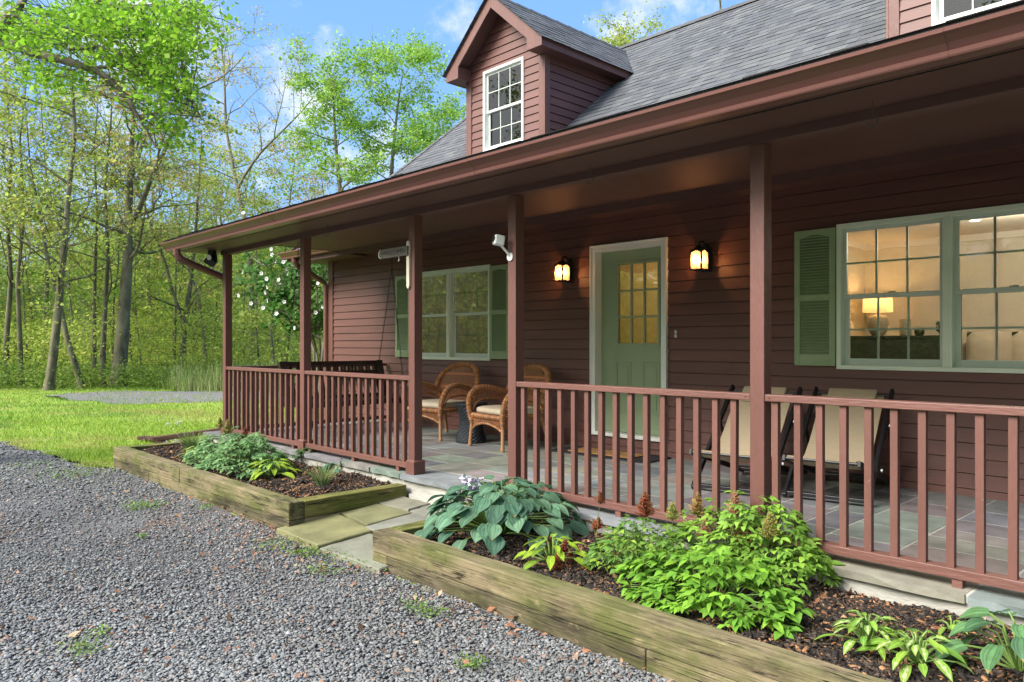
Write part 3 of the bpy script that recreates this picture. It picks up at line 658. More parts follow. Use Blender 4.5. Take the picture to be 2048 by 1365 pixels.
# ------------------------------------------------------------------ porch furniture
def sling_chair(loc, rz, label):
    t = thing('sling_chair', loc, label, 'deck chair', 'folding sling chairs on the porch', rz)
    W = .30
    m = MB()
    for s in (-1, 1): m.bar((s*W, 0, .02), (s*W, .90, .815), .028, .05, (0, 1, 0))
    m.bar((-W+.014, .03, .045), (W-.014, .03, .045), .05, .028, (0, 0, 1)); m.tube([(-W, .86, .775), (W, .86, .775)], .013, 8); m.build('back_frame', 'black_metal', t, world=False, bevel=.004)
    m = MB(); V = W-.032
    for s in (-1, 1): m.bar((s*V, -.12, .335), (s*V, 1.06, .03), .024, .045, (0, 0, 1))
    m.tube([(-V, -.10, .33), (V, -.10, .33)], .014, 8); m.bar((-V, .93, .065), (V, .93, .065), .03, .022); m.bar((-V, 1.03, .04), (V, 1.03, .04), .03, .022); m.build('seat_frame', 'black_metal', t, world=False, bevel=.003)
    m = MB()
    for s in (-1, 1): m.bar((s*(W+.024), .60, .555), (s*(W+.024), .98, .07), .02, .035, (0, 1, 0))
    m.bar((-W-.02, .97, .085), (W+.02, .97, .085), .02, .02); m.build('prop_frame', 'black_metal', t, world=False, bevel=.003)
    m = MB(); C = [(-.115, .345), (-.09, .352), (0, .305), (.10, .268), (.22, .262), (.34, .305), (.46, .39), (.58, .50), (.70, .618), (.80, .715), (.87, .79), (.885, .775)]
    n = 8; vs = []; hw = .245
    for (y, z) in C:
        for i in range(n+1):
            x = -hw+2*hw*i/n; sag = .012*(1-(2*i/n-1)**2)*(1 if .05 < y < .8 else .2); vs.append((x, y+sag*.5, z-sag))
    fs = [(r*(n+1)+i, r*(n+1)+i+1, (r+1)*(n+1)+i+1, (r+1)*(n+1)+i) for r in range(len(C)-1) for i in range(n)]
    b = len(vs); vs2 = [(x, y+.002, z-.004) for x, y, z in vs]
    m.add(vs, fs); m.add(vs2, [f[::-1] for f in fs]); m.build('sling', 'sling_fabric', t, smooth=True, world=False)
    m = MB()
    cs = [(.80, .755), (.835, .79), (.872, .815), (.89, .80), (.86, .772), (.825, .738)]
    m.prism([(.775, .735), (.80, .765), (.872, .825), (.89, .815), (.885, .795), (.80, .715), (.765, .69)], 'x', -.19, .19); m.build('pillow', 'sling_fabric', t, smooth=False, world=False, bevel=.012)
    m = MB()
    for s in (-1, 1):
        for (y, z) in ((.60, .555), (.30, .24)): m.tube([(s*(W+.03), y, z), (s*(W+.042), y, z)], .012, 8)
    m.build('bolts', 'white_plastic', t, world=False)
    return t
mm, nt, n_, l_, b_ = new_mat('sling_fabric')
tcx = n_.new('ShaderNodeTexCoord'); wv = N(n_, 'ShaderNodeTexWave', bands_direction='X', in_Scale=60.0, in_Distortion=2.5, in_Detail=3.0); l_.new(tcx.outputs['Object'], wv.inputs['Vector'])
wv2 = N(n_, 'ShaderNodeTexNoise', in_Scale=40.0, in_Detail=6.0); mpx = N(n_, 'ShaderNodeMapping'); mpx.inputs['Scale'].default_value = (.3, 3, 3); l_.new(tcx.outputs['Object'], mpx.inputs[0]); l_.new(mpx.outputs[0], wv2.inputs['Vector'])
mx_ = n_.new('ShaderNodeMixRGB'); mx_.inputs[0].default_value = .5; l_.new(wv.outputs['Fac'], mx_.inputs[1]); l_.new(wv2.outputs['Fac'], mx_.inputs[2])
rr = ramp(n_, [(.3, (.33, .26, .165)), (.6, (.48, .39, .265))]); l_.new(mx_.outputs[0], rr.inputs[0]); l_.new(rr.outputs[0], b_.inputs['Base Color']); b_.inputs['Roughness'].default_value = .9
sling_chair((-2.46, 5.62, 0), math.radians(9), 'tan sling deck chair with black frame under the lit window, right of the second')
sling_chair((-3.13, 5.38, 0), math.radians(9), 'tan sling deck chair with black frame standing partly behind a porch post')

def wicker_chair(loc, rz, label):
    t = thing('wicker_chair', loc, label, 'armchair', 'brown wicker armchairs on the porch', rz)
    rnd = random.Random(4); C0 = (.40, .175, .065)
    def rope(m, pts, r, n=8, step=.022):
        """thick wrapped edge: short strands laid round a core, alternately lighter and darker"""
        P = [Vector(p) for p in pts]; d = [0]
        for a, b in zip(P, P[1:]): d.append(d[-1]+(b-a).length)
        def at(s):
            for i in range(len(P)-1):
                if s <= d[i+1] or i == len(P)-2: return P[i].lerp(P[i+1], min(1, (s-d[i])/max(1e-6, d[i+1]-d[i])))
        k = 0; s = 0
        while s < d[-1]:
            e = min(s+step, d[-1]); g = rnd.uniform(.7, 1.25)*(1.0 if k % 2 else .8); m.cur = tuple(c*g for c in C0)
            m.tube([at(s), at((s+e)/2), at(e)], [r*.86, r*1.06, r*.86], n, cap=False); s = e; k += 1
    def smooth(pts, n=5):
        P = [Vector(p) for p in pts]; out = []
        for i in range(len(P)-1):
            a, b, c, d = P[max(i-1, 0)], P[i], P[i+1], P[min(i+2, len(P)-1)]
            for k in range(n):
                u = k/n; out.append(.5*((2*b)+(c-a)*u+(2*a-5*b+4*c-d)*u*u+(3*b-a-3*c+d)*u**3))
        return out+[P[-1]]
    def lattice(m, fn, inside, nu, nv, r=.0042, mid=None):
        """diagonal open weave on a surface fn(u,v), u,v in 0..1, kept where inside(u,v)"""
        for sgn in (1, -1):
            for k in range(-nv, nu+nv+1):
                run = []
                for j in range(0, 4*nv+1):
                    v = j/(4*nv); u = (k+sgn*v*nv)/nu
                    if 0 <= u <= 1 and inside(u, v): run.append(fn(u, v))
                    else:
                        if len(run) > 1: m.cur = tuple(c*rnd.uniform(.7, 1.2) for c in C0); m.tube(run, r, 4, cap=False)
                        run = []
                if len(run) > 1: m.cur = tuple(c*rnd.uniform(.7, 1.2) for c in C0); m.tube(run, r, 4, cap=False)
    # legs
    for (x, y, tx, ty) in ((-.335, -.33, -.31, -.31), (.335, -.33, .31, -.31), (-.30, .36, -.25, .27), (.30, .36, .25, .27)):
        m = MB(); m.cur = (.40, .21, .10); m.tube([(x, y, 0), (x, y, .02), (x, y, .05), (tx*.5+x*.5, ty*.5+y*.5, .2), (tx, ty, .38)], [.020, .026, .021, .021, .021], 10)
        for z in (.26, .28, .30): k = z/.38; m.cur = (.30, .14, .06); m.tube([(x+(tx-x)*k, y+(ty-y)*k, z), (x+(tx-x)*k, y+(ty-y)*k, z+.012)], .025, 10)
        m.build('leg', 'wicker', t, world=False, tint=True)
    # seat with woven apron
    m = MB(); ring = smooth([(-.31, -.31, .37), (0, -.345, .375), (.31, -.31, .37)], 6)
    for p, q in ((( -.31, -.31, .37), (-.25, .27, .37)), ((.31, -.31, .37), (.25, .27, .37)), ((-.25, .27, .37), (.25, .27, .37))): rope(m, [p, q], .026)
    rope(m, ring, .03); m.cur = (.30, .14, .055); m.box(-.28, .28, -.31, .25, .355, .372)
    fa = lambda u, v: Vector((-.31+.62*u, -.335+.03*(2*u-1)**2, .35-.15*v))
    lattice(m, fa, lambda u, v: v <= .35+.65*abs(2*u-1)**1.6, 16, 4)
    rope(m, smooth([(-.31, -.312, .21), (-.2, -.325, .262), (0, -.338, .295), (.2, -.325, .262), (.31, -.312, .21)], 5), .013, 6)
    for s in (-1, 1):
        fs_ = lambda u, v, s=s: Vector((s*(.312-.06*u), -.31+.58*u, .35-.13*v)); lattice(m, fs_, lambda u, v: v <= .35+.65*abs(2*u-1)**1.6, 14, 3)
    m.build('seat', 'wicker', t, world=False, tint=True)
    # back: wide rounded fan
    def outline(a):                            # a in 0..pi, right to left over the top
        ca, sa = math.cos(a), math.sin(a); return Vector((.385*math.copysign(abs(ca)**.8, ca), .30+.10*sa-.05*abs(ca)**2, .60+.33*sa**.85))
    m = MB(); arc = [outline(math.pi*i/24) for i in range(25)]
    full = smooth([(.20, .25, .40), (.27, .27, .47), (.355, .26, .55)], 4)+arc+smooth([(-.355, .26, .55), (-.27, .27, .47), (-.20, .25, .40)], 4)
    rope(m, full, .036)
    def fb(u, v):
        x = -.36+.72*u; z = .40+.53*v; return Vector((x, .27+.09*max(0, (v-.2))*(1-.5*(2*u-1)**2)+.02, z))
    def ib(u, v):
        x = -.36+.72*u; z = .40+.53*v
        if z < .60: return abs(x) < .22+.75*(z-.40)
        return (x/.37)**2+((z-.60)/.32)**2 < 1
    lattice(m, fb, ib, 17, 12)
    for z in (.62, .635, .65, .80, .812): # woven bands
        hw = .35*math.sqrt(max(0, 1-((z-.60)/.33)**2)); m.cur = tuple(c*rnd.uniform(.8, 1.2) for c in C0); v = (z-.40)/.53
        m.tube([fb((x+.36)/.72, v)+Vector((0, -.006, 0)) for x in [-hw+2*hw*i/10 for i in range(11)]], .008, 5)
    m.build('backrest', 'wicker', t, world=False, tint=True)
    for s in (-1, 1):
        m = MB(); P = smooth([(s*.315, -.315, .30), (s*.345, -.335, .42), (s*.375, -.32, .56), (s*.385, -.24, .655), (s*.39, -.12, .685), (s*.385, .04, .665), (s*.375, .18, .62), (s*.37, .27, .60)], 5)
        rope(m, P, .034)
        def fsd(u, v, s=s): return Vector((s*(.33+.05*v), -.30+.56*u, .40+(.22+.05*math.sin(math.pi*min(1, u*1.2)))*v))
        lattice(m, fsd, lambda u, v: v > .55-.6*math.sin(math.pi*u)*.0 or abs(2*u-1) > .8, 13, 6); rope(m, smooth([(s*.34, -.29, .43), (s*.35, -.2, .53), (s*.355, 0, .55), (s*.35, .18, .52), (s*.33, .25, .44)], 4), .012, 6)
        m.build('armrest', 'wicker', t, world=False, tint=True)
    m = MB()
    prof = [(-.27, .395), (-.285, .42), (-.275, .458), (-.2, .472), (.2, .472), (.24, .45), (.25, .41), (.24, .395)]
    m.prism(prof, 'x', -.275, .275); m.build('cushion', 'cream_fabric', t, world=False, bevel=.018)
    return t
wicker_chair((-6.37, 6.05, 0), math.radians(-8), 'brown wicker armchair with cream cushion partly behind a porch post, nearer the door')
wicker_chair((-7.66, 6.07, 0), math.radians(4), 'brown wicker armchair with cream cushion below the shuttered window, nearer the swing')
t = thing('side_table', (-7.0, 6.0, 0), 'round hourglass side table of black wicker between the two armchairs', 'side table')
m = MB(); pf = [(.185, .0), (.188, .02), (.165, .10), (.145, .18), (.135, .26), (.145, .34), (.175, .42), (.19, .455)]
prof = []
for i in range(45):
    z = .455*i/44
    for (r0, z0), (r1, z1) in zip(pf, pf[1:]):
        if z0 <= z <= z1+1e-6: r = r0+(r1-r0)*(z-z0)/(z1-z0); break
    prof.append((r, z))
nn = 40; vs = []; fs = []
for i, (r, z) in enumerate(prof):
    for k in range(nn): a = 2*math.pi*k/nn; rr_ = r+.004*(1 if (k+i//2) % 2 else -1); vs.append((rr_*math.cos(a), rr_*math.sin(a), z+.006))
for i in range(len(prof)-1):
    for k in range(nn): fs.append((i*nn+k, i*nn+(k+1) % nn, (i+1)*nn+(k+1) % nn, (i+1)*nn+k))
m.add(vs, fs); m.build('woven_base', 'black_wicker', t, world=False)
m = MB(); m.lathe([(.0, .452), (.19, .452), (.202, .462), (.202, .478), (.19, .486), (0, .486)], n=36, cap=False); m.build('table_top', 'black_wicker', t, world=False, smooth=False)
# doormat
t = thing('doormat', (-5.17, 6.37, 0), 'black rubber doormat with tan coir centre lying before the green door', 'doormat', rz=math.radians(3))
m = MB(); m.box(-.66, .66, -.24, .24, .002, .016); mat_ = m.build('mat_base', 'black_rubber', t, world=False, bevel=.004)
m = MB(); m.box(-.42, .42, -.16, .16, .016, .030); m.build('coir_panel', 'coir', t, world=False, bevel=.004)
m = MB()
for i in range(34):
    for s in (-1, 1):
        for (a, b_2) in ((-.62+i*.0375, s*.205),): m.tube([(a, b_2-.012, .018), (a+.012, b_2+.012, .022)], .007, 5)
m.build('rubber_studs', 'black_rubber', t, world=False)
# porch swing
t = thing('porch_swing', (-9.05, 5.5, .4), 'dark brown slatted porch swing hanging on chains at the far left end', 'swing')
ya, yb = 4.72, 6.27
m = MB()
for k in range(7): m.box(-9.24+k*.078, -9.24+k*.078+.062, ya+.03, yb-.03, .43, .452)
for y in (ya+.04, (ya+yb)/2, yb-.04): m.box(-9.26, -8.72, y-.02, y+.02, .37, .429)
m.box(-8.735, -8.70, ya, yb, .38, .455); m.build('seat', 'dark_brown_wood', t, bevel=.004)
m = MB(); m.bar((-9.40, ya, .935), (-9.40, yb, .935), .04, .055, (0, 0, 1)); m.bar((-9.365, ya, .80), (-9.365, yb, .80), .03, .055, (0, 0, 1)); m.bar((-9.27, ya, .47), (-9.27, yb, .47), .03, .05)
k = ya+.12
while k < yb-.08: m.bar((-9.26, k, .45), (-9.40, k, .93), .045, .018, (1, 0, 0)); k += .112
for y in (ya+.01, yb-.01): m.bar((-9.24, y, .38), (-9.41, y, .962), .055, .10, (0, 1, 0))
m.build('backrest', 'dark_brown_wood', t, bevel=.003)
for y in (ya+.03, yb-.03):
    m = MB(); m.bar((-9.34, y, .68), (-8.70, y, .66), .075, .03); m.bar((-8.76, y, .40), (-8.76, y, .655), .04, .05); m.build('armrest', 'dark_brown_wood', t, bevel=.003)
def chain(name, a, b, parent):
    a, b = Vector(a), Vector(b); d = (b-a); L_ = d.length; d.normalize(); s1 = d.cross(Vector((1, .3, 0))).normalized(); s2 = d.cross(s1); m = MB(); n = int(L_/.036)
    for i in range(n):
        c0 = a+d*(i*.036); c1 = c0+d*.044; s = (s1 if i % 2 else s2)*.009
        m.tube([c0, c0+d*.006+s, c1-d*.006+s, c1, c1-d*.006-s, c0+d*.006-s], .0032, 4, closed=True)
    return m.build(name, 'black_metal', parent)
for y in (ya+.04, yb-.04):
    hk = (-9.02, y, 2.30); chain('chain', (-9.02, y, 2.63), hk, t); chain('chain', hk, (-8.74, y, .68), t); chain('chain', hk, (-9.37, y, .86), t)
# wall lanterns -------------------------------------------------------
def lantern(x, label):
    t = thing('wall_lantern', (x, HW-.02, 2.05), label, 'wall lamp', 'lit lanterns beside the front door')
    cy = HW-.155; z0, z1 = 1.952, 2.135; h = .062
    m = MB(); m.prism([(x-.055, 1.93), (x-.055, 2.17), (x, 2.225), (x+.055, 2.17), (x+.055, 1.93)], 'y', HW-.036, HW-.019); m.tube([(x, HW-.03, 2.18), (x, HW-.08, 2.235), (x, cy, 2.225), (x, cy, 2.20)], .010, 8)
    m.build('wall_bracket', 'black_metal', t, bevel=.003)
    m = MB(); m.box(x-h-.006, x+h+.006, cy-h-.006, cy+h+.006, z0-.012, z0)
    for sx in (-1, 1):
        for sy in (-1, 1): m.box(x+sx*h-.006, x+sx*h+.006, cy+sy*h-.006, cy+sy*h+.006, z0, z1)
    def arch(x0, y0, x1, y1):                  # pointed pane heads
        for (f0, f1) in ((0, .5), (.5, 1)):
            pa = Vector((x0+(x1-x0)*f0, y0+(y1-y0)*f0, 0)); pb = Vector((x0+(x1-x0)*f1, y0+(y1-y0)*f1, 0)); za = z1-.022 if f0 == 0 else z1; zb = z1 if f0 == 0 else z1-.022
            m.add([(pa.x, pa.y, za), (pb.x, pb.y, zb), (pb.x, pb.y, z1+.006), (pa.x, pa.y, z1+.006)], [(0, 1, 2, 3)])
    for q in ((x-h, cy-h, x+h, cy-h), (x+h, cy-h, x+h, cy+h), (x-h, cy-h, x-h, cy+h)): arch(*q)
    m.box(x-h, x+h, cy+h-.002, cy+h+.002, z0, z1)
    m.box(x-.045, x-.039, cy-h-.004, cy-h+.003, z0, z0+.01)
    m.build('cage', 'black_metal', t)
    m = MB(); m.lathe([(.094, z1+.004), (.092, z1+.010), (.058, z1+.022), (.036, z1+.040), (.018, z1+.05), (.010, z1+.06), (0, z1+.064)], (x, cy, 0), 4, cap=False)
    m.lathe([(0, z1+.005), (.093, z1+.005)], (x, cy, 0), 4, cap=False)
    mv = []
    for v in m.v:                              # square the four-sided cap with the cage
        a = math.radians(45); dx, dy = v[0]-x, v[1]-cy; mv.append((x+dx*math.cos(a)-dy*math.sin(a), cy+dx*math.sin(a)+dy*math.cos(a), v[2]))
    m.v = mv; m.build('cap', 'black_metal', t)
    m = MB()
    m.box(x-h+.006, x+h-.006, cy-h-.001, cy-h+.001, z0, z1); m.box(x+h-.001, x+h+.001, cy-h+.006, cy+h-.006, z0, z1); m.box(x-h-.001, x-h+.001, cy-h+.006, cy+h-.006, z0, z1); m.build('lantern_pane', 'lantern_glass', t)
    m = MB(); m.lathe([(.0, -.028), (.012, -.022), (.016, -.006), (.011, .012), (.004, .03), (0, .04)], (x, cy, 2.045), 12, cap=False); m.build('lamp_bulb', 'bulb', t, smooth=True)
    m = MB(); m.tube([(x, cy, 1.955), (x, cy, 2.015)], .012, 10); m.build('candle_sleeve', 'white_plastic', t)
    for dy, e in ((-.035, 1.0),):
        ld = bpy.data.lights.new('lantern_light', 'POINT'); ld.energy = 1.45; ld.color = (1, .56, .28); ld.shadow_soft_size = .012
        lo = bpy.data.objects.new('lantern_light', ld); col.objects.link(lo); lo.parent = t; lo.location = Vector((x, cy-.022, 2.045))-t.location
    return t
lantern(-5.985, 'lit black lantern on the wall between the shuttered window and the door'); lantern(-4.13, 'lit black lantern on the wall between the door and the lit window')
# small fittings --------------------------------------------------------
t = thing('security_camera', (-4.33, 4.11, 1.93), 'small white camera on a round mount fixed to a porch post', 'camera')
m = MB(); m.tube([(-4.318, 4.114, 1.895), (-4.318, 4.104, 1.895)], .033, 24); m.tube([(-4.318, 4.105, 1.905), (-4.328, 4.06, 1.95), (-4.345, 4.03, 1.985)], .010, 8); m.build('mount', 'white_plastic', t, smooth=False)
R_ = Matrix.Rotation(math.radians(-24), 4, 'Z') @ Matrix.Rotation(math.radians(-8), 4, 'X')
m = MB(); m.box(-.032, .032, -.042, .042, -.041, .041); m.v = [tuple(R_ @ Vector(v)+Vector((-4.352, 4.02, 2.02))) for v in m.v]; m.build('camera_body', 'white_plastic', t, bevel=.012)
m = MB(); m.tube([(0, -.0425, .007), (0, -.0465, .007)], .026, 24); m.v = [tuple(R_ @ Vector(v)+Vector((-4.352, 4.02, 2.02))) for v in m.v]; m.build('lens', 'black_metal', t)
m = MB(); m.tube([(0, -.045, .007), (0, -.0475, .007)], .009, 16); m.tube([(0, -.0425, -.028), (0, -.0445, -.028)], .006, 12); m.v = [tuple(R_ @ Vector(v)+Vector((-4.352, 4.02, 2.02))) for v in m.v]; m.build('lens_centre', 'dark_furniture', t)
t = thing('flood_light', (-9.93, 4.0, 2.43), 'black twin floodlight under the soffit at the far left corner', 'floodlight')
m = MB(); m.tube([(-9.93, 4.0, 2.437), (-9.93, 4.0, 2.36)], .055, 18); m.build('junction_box', 'black_metal', t)
for (p, q, ln) in (((-9.95, 3.99, 2.35), (-9.99, 3.95, 2.27), False), ((-9.86, 4.01, 2.33), (-9.78, 3.93, 2.255), True)):
    m = MB(); p, q = Vector(p), Vector(q); m.tube([Vector((-9.93, 4.0, 2.37)), p], .014, 8); m.tube([p, p.lerp(q, .3), q], [.03, .048, .052], 16); lo = m.build('lamp_head', 'black_metal', t)
    if ln:
        d = (q-p).normalized(); m = MB(); m.tube([q, q+d*.004], .046, 16); m.build('lens', 'white_plastic', lo, world=True) if False else None
m = MB(); m.tube([(-9.795, 3.93, 2.335), (-9.78, 3.90, 2.33)], .042, 16); m.tube([(-9.83, 3.985, 2.345), (-9.797, 3.934, 2.335)], .047, 16); m.build('lamp_head', 'black_metal', t)
m = MB(); m.tube([(-9.7799, 3.8998, 2.33), (-9.778, 3.896, 2.3293)], .037, 16); m.build('lens', 'white_plastic', t)
t = thing('welcome_sign', (-5.67, 4.10, 2.0), 'small wooden WELCOME arm sign fixed near the top of a porch post', 'sign')
m = MB(); x = -5.672; P = [(x-.022, 1.735), (x+.022, 1.735)]+[(x+.022*math.cos(a), 2.135+.022*math.sin(a)) for a in [math.pi*i/8 for i in range(9)]]
P = [(x-.008, 1.715), (x+.008, 1.715), (x+.022, 1.74)]+P[2:]+[(x-.022, 1.74)]
m.prism(P, 'y', 4.092, 4.113); m.build('post_plate', 'sign_wood', t, bevel=.003)
m = MB(); P = [(-5.655, 2.02), (-5.655, 2.108)]+[(-6.075+.044*math.cos(a), 2.064+.044*math.sin(a)) for a in [math.pi/2+math.pi*i/10 for i in range(11)]]
m.prism(P, 'y', 4.076, 4.091); m.build('arm_board', 'sign_dark', t, bevel=.002)
m = MB(); m.tube([(-6.11+.0*i, 4.0745, 2.064) for i in range(2)], .001, 3) if False else None
arc = [(-6.078+.042*math.cos(a), 4.0745, 2.064+.042*math.sin(a)) for a in [math.pi/2+math.pi*i/12 for i in range(13)]]
m.tube(arc, [.001+.005*math.sin(math.pi*i/12) for i in range(13)], 6); m.build('crescent_edge', 'sign_wood', t)
def heart(cx, cz, s):
    pts = []
    for i in range(24):
        a = 2*math.pi*i/24; pts.append((cx+s*16*math.sin(a)**3/16, cz+s*(13*math.cos(a)-5*math.cos(2*a)-2*math.cos(3*a)-math.cos(4*a))/16))
    m = MB(); m.prism(pts, 'y', 4.0735, 4.0765); return m.build('heart', 'black_metal', t)
heart(-6.055, 2.066, .015); heart(-5.70, 2.066, .015)
fc = bpy.data.curves.new('lettering', 'FONT'); fc.body = 'WELCOME'; fc.size = .062; fc.extrude = .001; fc.align_x = 'CENTER'; fc.align_y = 'CENTER'; fc.space_character = 1.05
fo = bpy.data.objects.new('lettering', fc); col.objects.link(fo); fo.parent = t; fo.location = Vector((-5.878, 4.0745, 2.066))-t.location; fo.rotation_euler = (math.radians(90), 0, 0)
me_ = bpy.data.meshes.new_from_object(fo.evaluated_get(bpy.context.evaluated_depsgraph_get())); me_.materials.clear(); me_.materials.append(MATS['black_metal'])
fo2 = bpy.data.objects.new('lettering', me_); col.objects.link(fo2); fo2.parent = t; fo2.location = fo.location; fo2.rotation_euler = fo.rotation_euler; bpy.data.objects.remove(fo); fo2.name = 'lettering'
m = MB(); m.tube([(-5.80, 4.083, 2.02), (-5.80, 4.083, 1.995), (-5.792, 4.083, 1.985), (-5.80, 4.083, 1.975), (-5.808, 4.083, 1.985)], .0025, 5); m.build('hook', 'white_plastic', t)
def hook(u, v, y, label):
    p = onY(u, v, y); x = p.x; t = thing('plant_hook', (x, y, 2.437), label, 'hook', 'plant hooks under the porch eave')
    m = MB(); m.tube([(x, y, 2.437), (x, y, 2.36)]+[(x+.028*math.sin(a), y, 2.332+.028*math.cos(a)) for a in [math.radians(10+i*24) for i in range(12)]], .003, 6); m.build('hook_wire', 'sign_dark', t)
hook(1745, 190, 3.95, 'thin brown hook hanging from the soffit above the two sling chairs'); hook(1180, 330, 3.95, 'thin brown hook hanging from the soffit above the door and lantern'); hook(655, 440, 3.95, 'thin brown hook hanging from the soffit above the swing')
# ------------------------------------------------------------------ inside the lit room
t = thing('dresser', (-3.55, 10.45, .2), 'low dark dresser below the table lamp inside the lit room', 'dresser')
m = MB(); m.box(-4.12, -3.02, 10.15, 10.75, .2, 1.28); m.build('body', 'dark_furniture', t, bevel=.006)
m = MB(); m.box(-4.14, -3.0, 10.13, 10.77, 1.28, 1.31); m.build('top', 'dark_furniture', t, bevel=.004)
for k in range(3): m = MB(); m.box(-4.08, -3.06, 10.135, 10.149, .3+k*.32, .58+k*.32); m.build('drawer', 'dark_furniture', t, bevel=.004)
t = thing('table_lamp', (-3.86, 10.45, 1.31), 'lit table lamp with ribbed clay base and drum shade behind the glass', 'lamp')
m = MB(); pr_ = [(0, 0), (.06, 0), (.085, .02), (.125, .09), (.135, .17), (.125, .24), (.09, .275), (.03, .285), (.015, .30)]
m.lathe([(r, z+1.31) for r, z in pr_], (-3.86, 10.45, 0), 24, cap=False); m.build('lamp_base', 'lamp_base', t, smooth=True)
m = MB(); m.lathe([(.185, 1.625), (.175, 1.87)], (-3.86, 10.45, 0), 32, cap=False); shd = m.build('lamp_shade', 'shade_cloth' if 'shade_cloth' in MATS else 'cream_fabric', t, smooth=True)
mm, nt, n_, l_, b_ = new_mat('shade_cloth'); out = n_['Material Output']; trn = n_.new('ShaderNodeBsdfTranslucent'); trn.inputs[0].default_value = (.95, .80, .55, 1); b_.inputs['Base Color'].default_value = (.8, .72, .58, 1)
mx_ = n_.new('ShaderNodeMixShader'); mx_.inputs[0].default_value = .4; l_.new(b_.outputs[0], mx_.inputs[1]); l_.new(trn.outputs[0], mx_.inputs[2]); l_.new(mx_.outputs[0], out.inputs['Surface']); shd.data.materials[0] = mm
m = MB(); m.lathe([(0, 1.70), (.03, 1.72), (.035, 1.75), (.02, 1.79), (0, 1.80)], (-3.86, 10.45, 0), 12, cap=False); m.build('bulb', 'room_bulb', t, smooth=True)
ld = bpy.data.lights.new('lamp_light', 'POINT'); ld.energy = 2.3; ld.color = (1, .56, .22); ld.shadow_soft_size = .04; lo = bpy.data.objects.new('lamp_light', ld); col.objects.link(lo); lo.parent = t; lo.location = Vector((-3.86, 10.45, 1.80))-t.location
for nm, x, lab, prof in (('vase', -3.50, 'pale cylindrical vase on the dresser right of the lamp base', [(0, 0), (.065, 0), (.07, .02), (.07, .20), (.062, .215), (0, .215)]),
                    ('bowl', -3.33, 'small round dark pot on the dresser beside the pale vase', [(0, 0), (.04, 0), (.06, .04), (.055, .08), (.03, .10), (0, .10)])):
    m = MB(); m.lathe([(r, z+1.31) for r, z in prof], (x, 10.4, 0), 20, cap=False); tag(m.build(nm, 'lamp_base' if nm == 'vase' else 'dark_brown_wood', smooth=True), lab, nm)
m = MB()
for i in range(60):
    a = Vector((random.gauss(0, 1), random.gauss(0, 1), random.gauss(0, 1))).normalized()*.07; c = Vector((-3.06, 10.4, 1.42)); s = Vector((random.gauss(0, 1), random.gauss(0, 1), random.gauss(0, 1))).normalized()*.03; q = a.cross(s).normalized()*.025
    m.add([c+a+s, c+a+q, c+a-s, c+a-q], [(0, 1, 2, 3)])
m.lathe([(0, 1.31), (.035, 1.31), (.045, 1.36), (0, 1.362)], (-3.06, 10.4, 0), 14, cap=False); tag(m.build('potted_plant', 'dark_furniture'), 'small round dark leafy plant at the right end of the dresser', 'plant')
t = thing('sofa', (-1.6, 10.1, .2), 'beige sofa with loose back cushions seen through the right window pane', 'sofa')
m = MB(); m.box(-2.85, -.2, 9.7, 10.75, .3, .85); m.build('seat', 'sofa_fabric', t, bevel=.05)
m = MB(); m.box(-2.9, -.15, 10.5, 10.8, .3, 1.22); m.build('backrest', 'sofa_fabric', t, bevel=.06)
for x, w, h, y in ((-2.55, .26, 1.36, 10.42), (-2.0, .34, 1.36, 10.40), (-1.35, .33, 1.40, 10.38), (-.7, .33, 1.37, 10.40)):
    m = MB(); nu = 8; vs = []
    for s in (-1, 1):
        for i in range(nu+1):
            for j in range(nu+1):
                a, b2 = 2*i/nu-1, 2*j/nu-1; th = .10*(1-a**4)**.6*(1-b2**4)**.6; pinch = 1-.06*(a*a*b2*b2); vs.append((x+a*w*pinch, y+s*th, 1.09+b2*(h-1.09)*pinch+.02*(1-abs(a))*0))
    fs = []; M_ = (nu+1)**2
    for s in (0, 1):
        for i in range(nu):
            for j in range(nu): fs.append((s*M_+i*(nu+1)+j, s*M_+i*(nu+1)+j+1, s*M_+(i+1)*(nu+1)+j+1, s*M_+(i+1)*(nu+1)+j))
    m.add(vs, fs); m.build('back_cushion', 'sofa_fabric', t, smooth=True)
m = MB(); m.box(-.93, -.5, 10.86, 10.885, 1.55, 2.15); tag(m.build('picture_frame', 'dark_brown_wood'), 'dark framed picture on the room wall beyond the sofa', 'picture')
t = thing('ceiling_light', (-2.5, 9.6, 2.59), 'small recessed ceiling light glowing inside the lit room', 'ceiling light')
m = MB(); m.tube([(-2.5, 9.6, 2.598), (-2.5, 9.6, 2.592)], .07, 20); m.build('trim_ring', 'white_plastic', t)
m = MB(); m.tube([(-2.5, 9.6, 2.5915), (-2.5, 9.6, 2.589)], .05, 20); m.build('light_disc', 'recessed_light', t)
ld = bpy.data.lights.new('room_light', 'POINT'); ld.energy = 15; ld.color = (1, .84, .66); ld.shadow_soft_size = .15; lo = bpy.data.objects.new('room_light', ld); col.objects.link(lo); lo.parent = t; lo.location = (.5, -.5, -.25)
# left room
t = thing('console_table', (-8.6, 10.4, .2), 'long dark table against the wall behind the shuttered window', 'table')
m = MB(); m.box(-10.2, -8.9, 9.6, 10.5, 1.10, 1.16); m.build('table_top', 'dark_furniture', t)
m = MB(); m.box(-10.1, -9.0, 9.7, 10.4, .2, 1.10); m.build('cabinet', 'dark_furniture', t)
m = MB(); m.box(-9.2, -7.4, 8.2, 9.0, .75, .80)
for x in (-9.1, -7.5):
    for y in (8.3, 8.9): m.box(x-.03, x+.03, y-.03, y+.03, .2, .75)
tag(m.build('dining_table', 'sign_wood'), 'pale wooden table standing close behind the shuttered window', 'table')

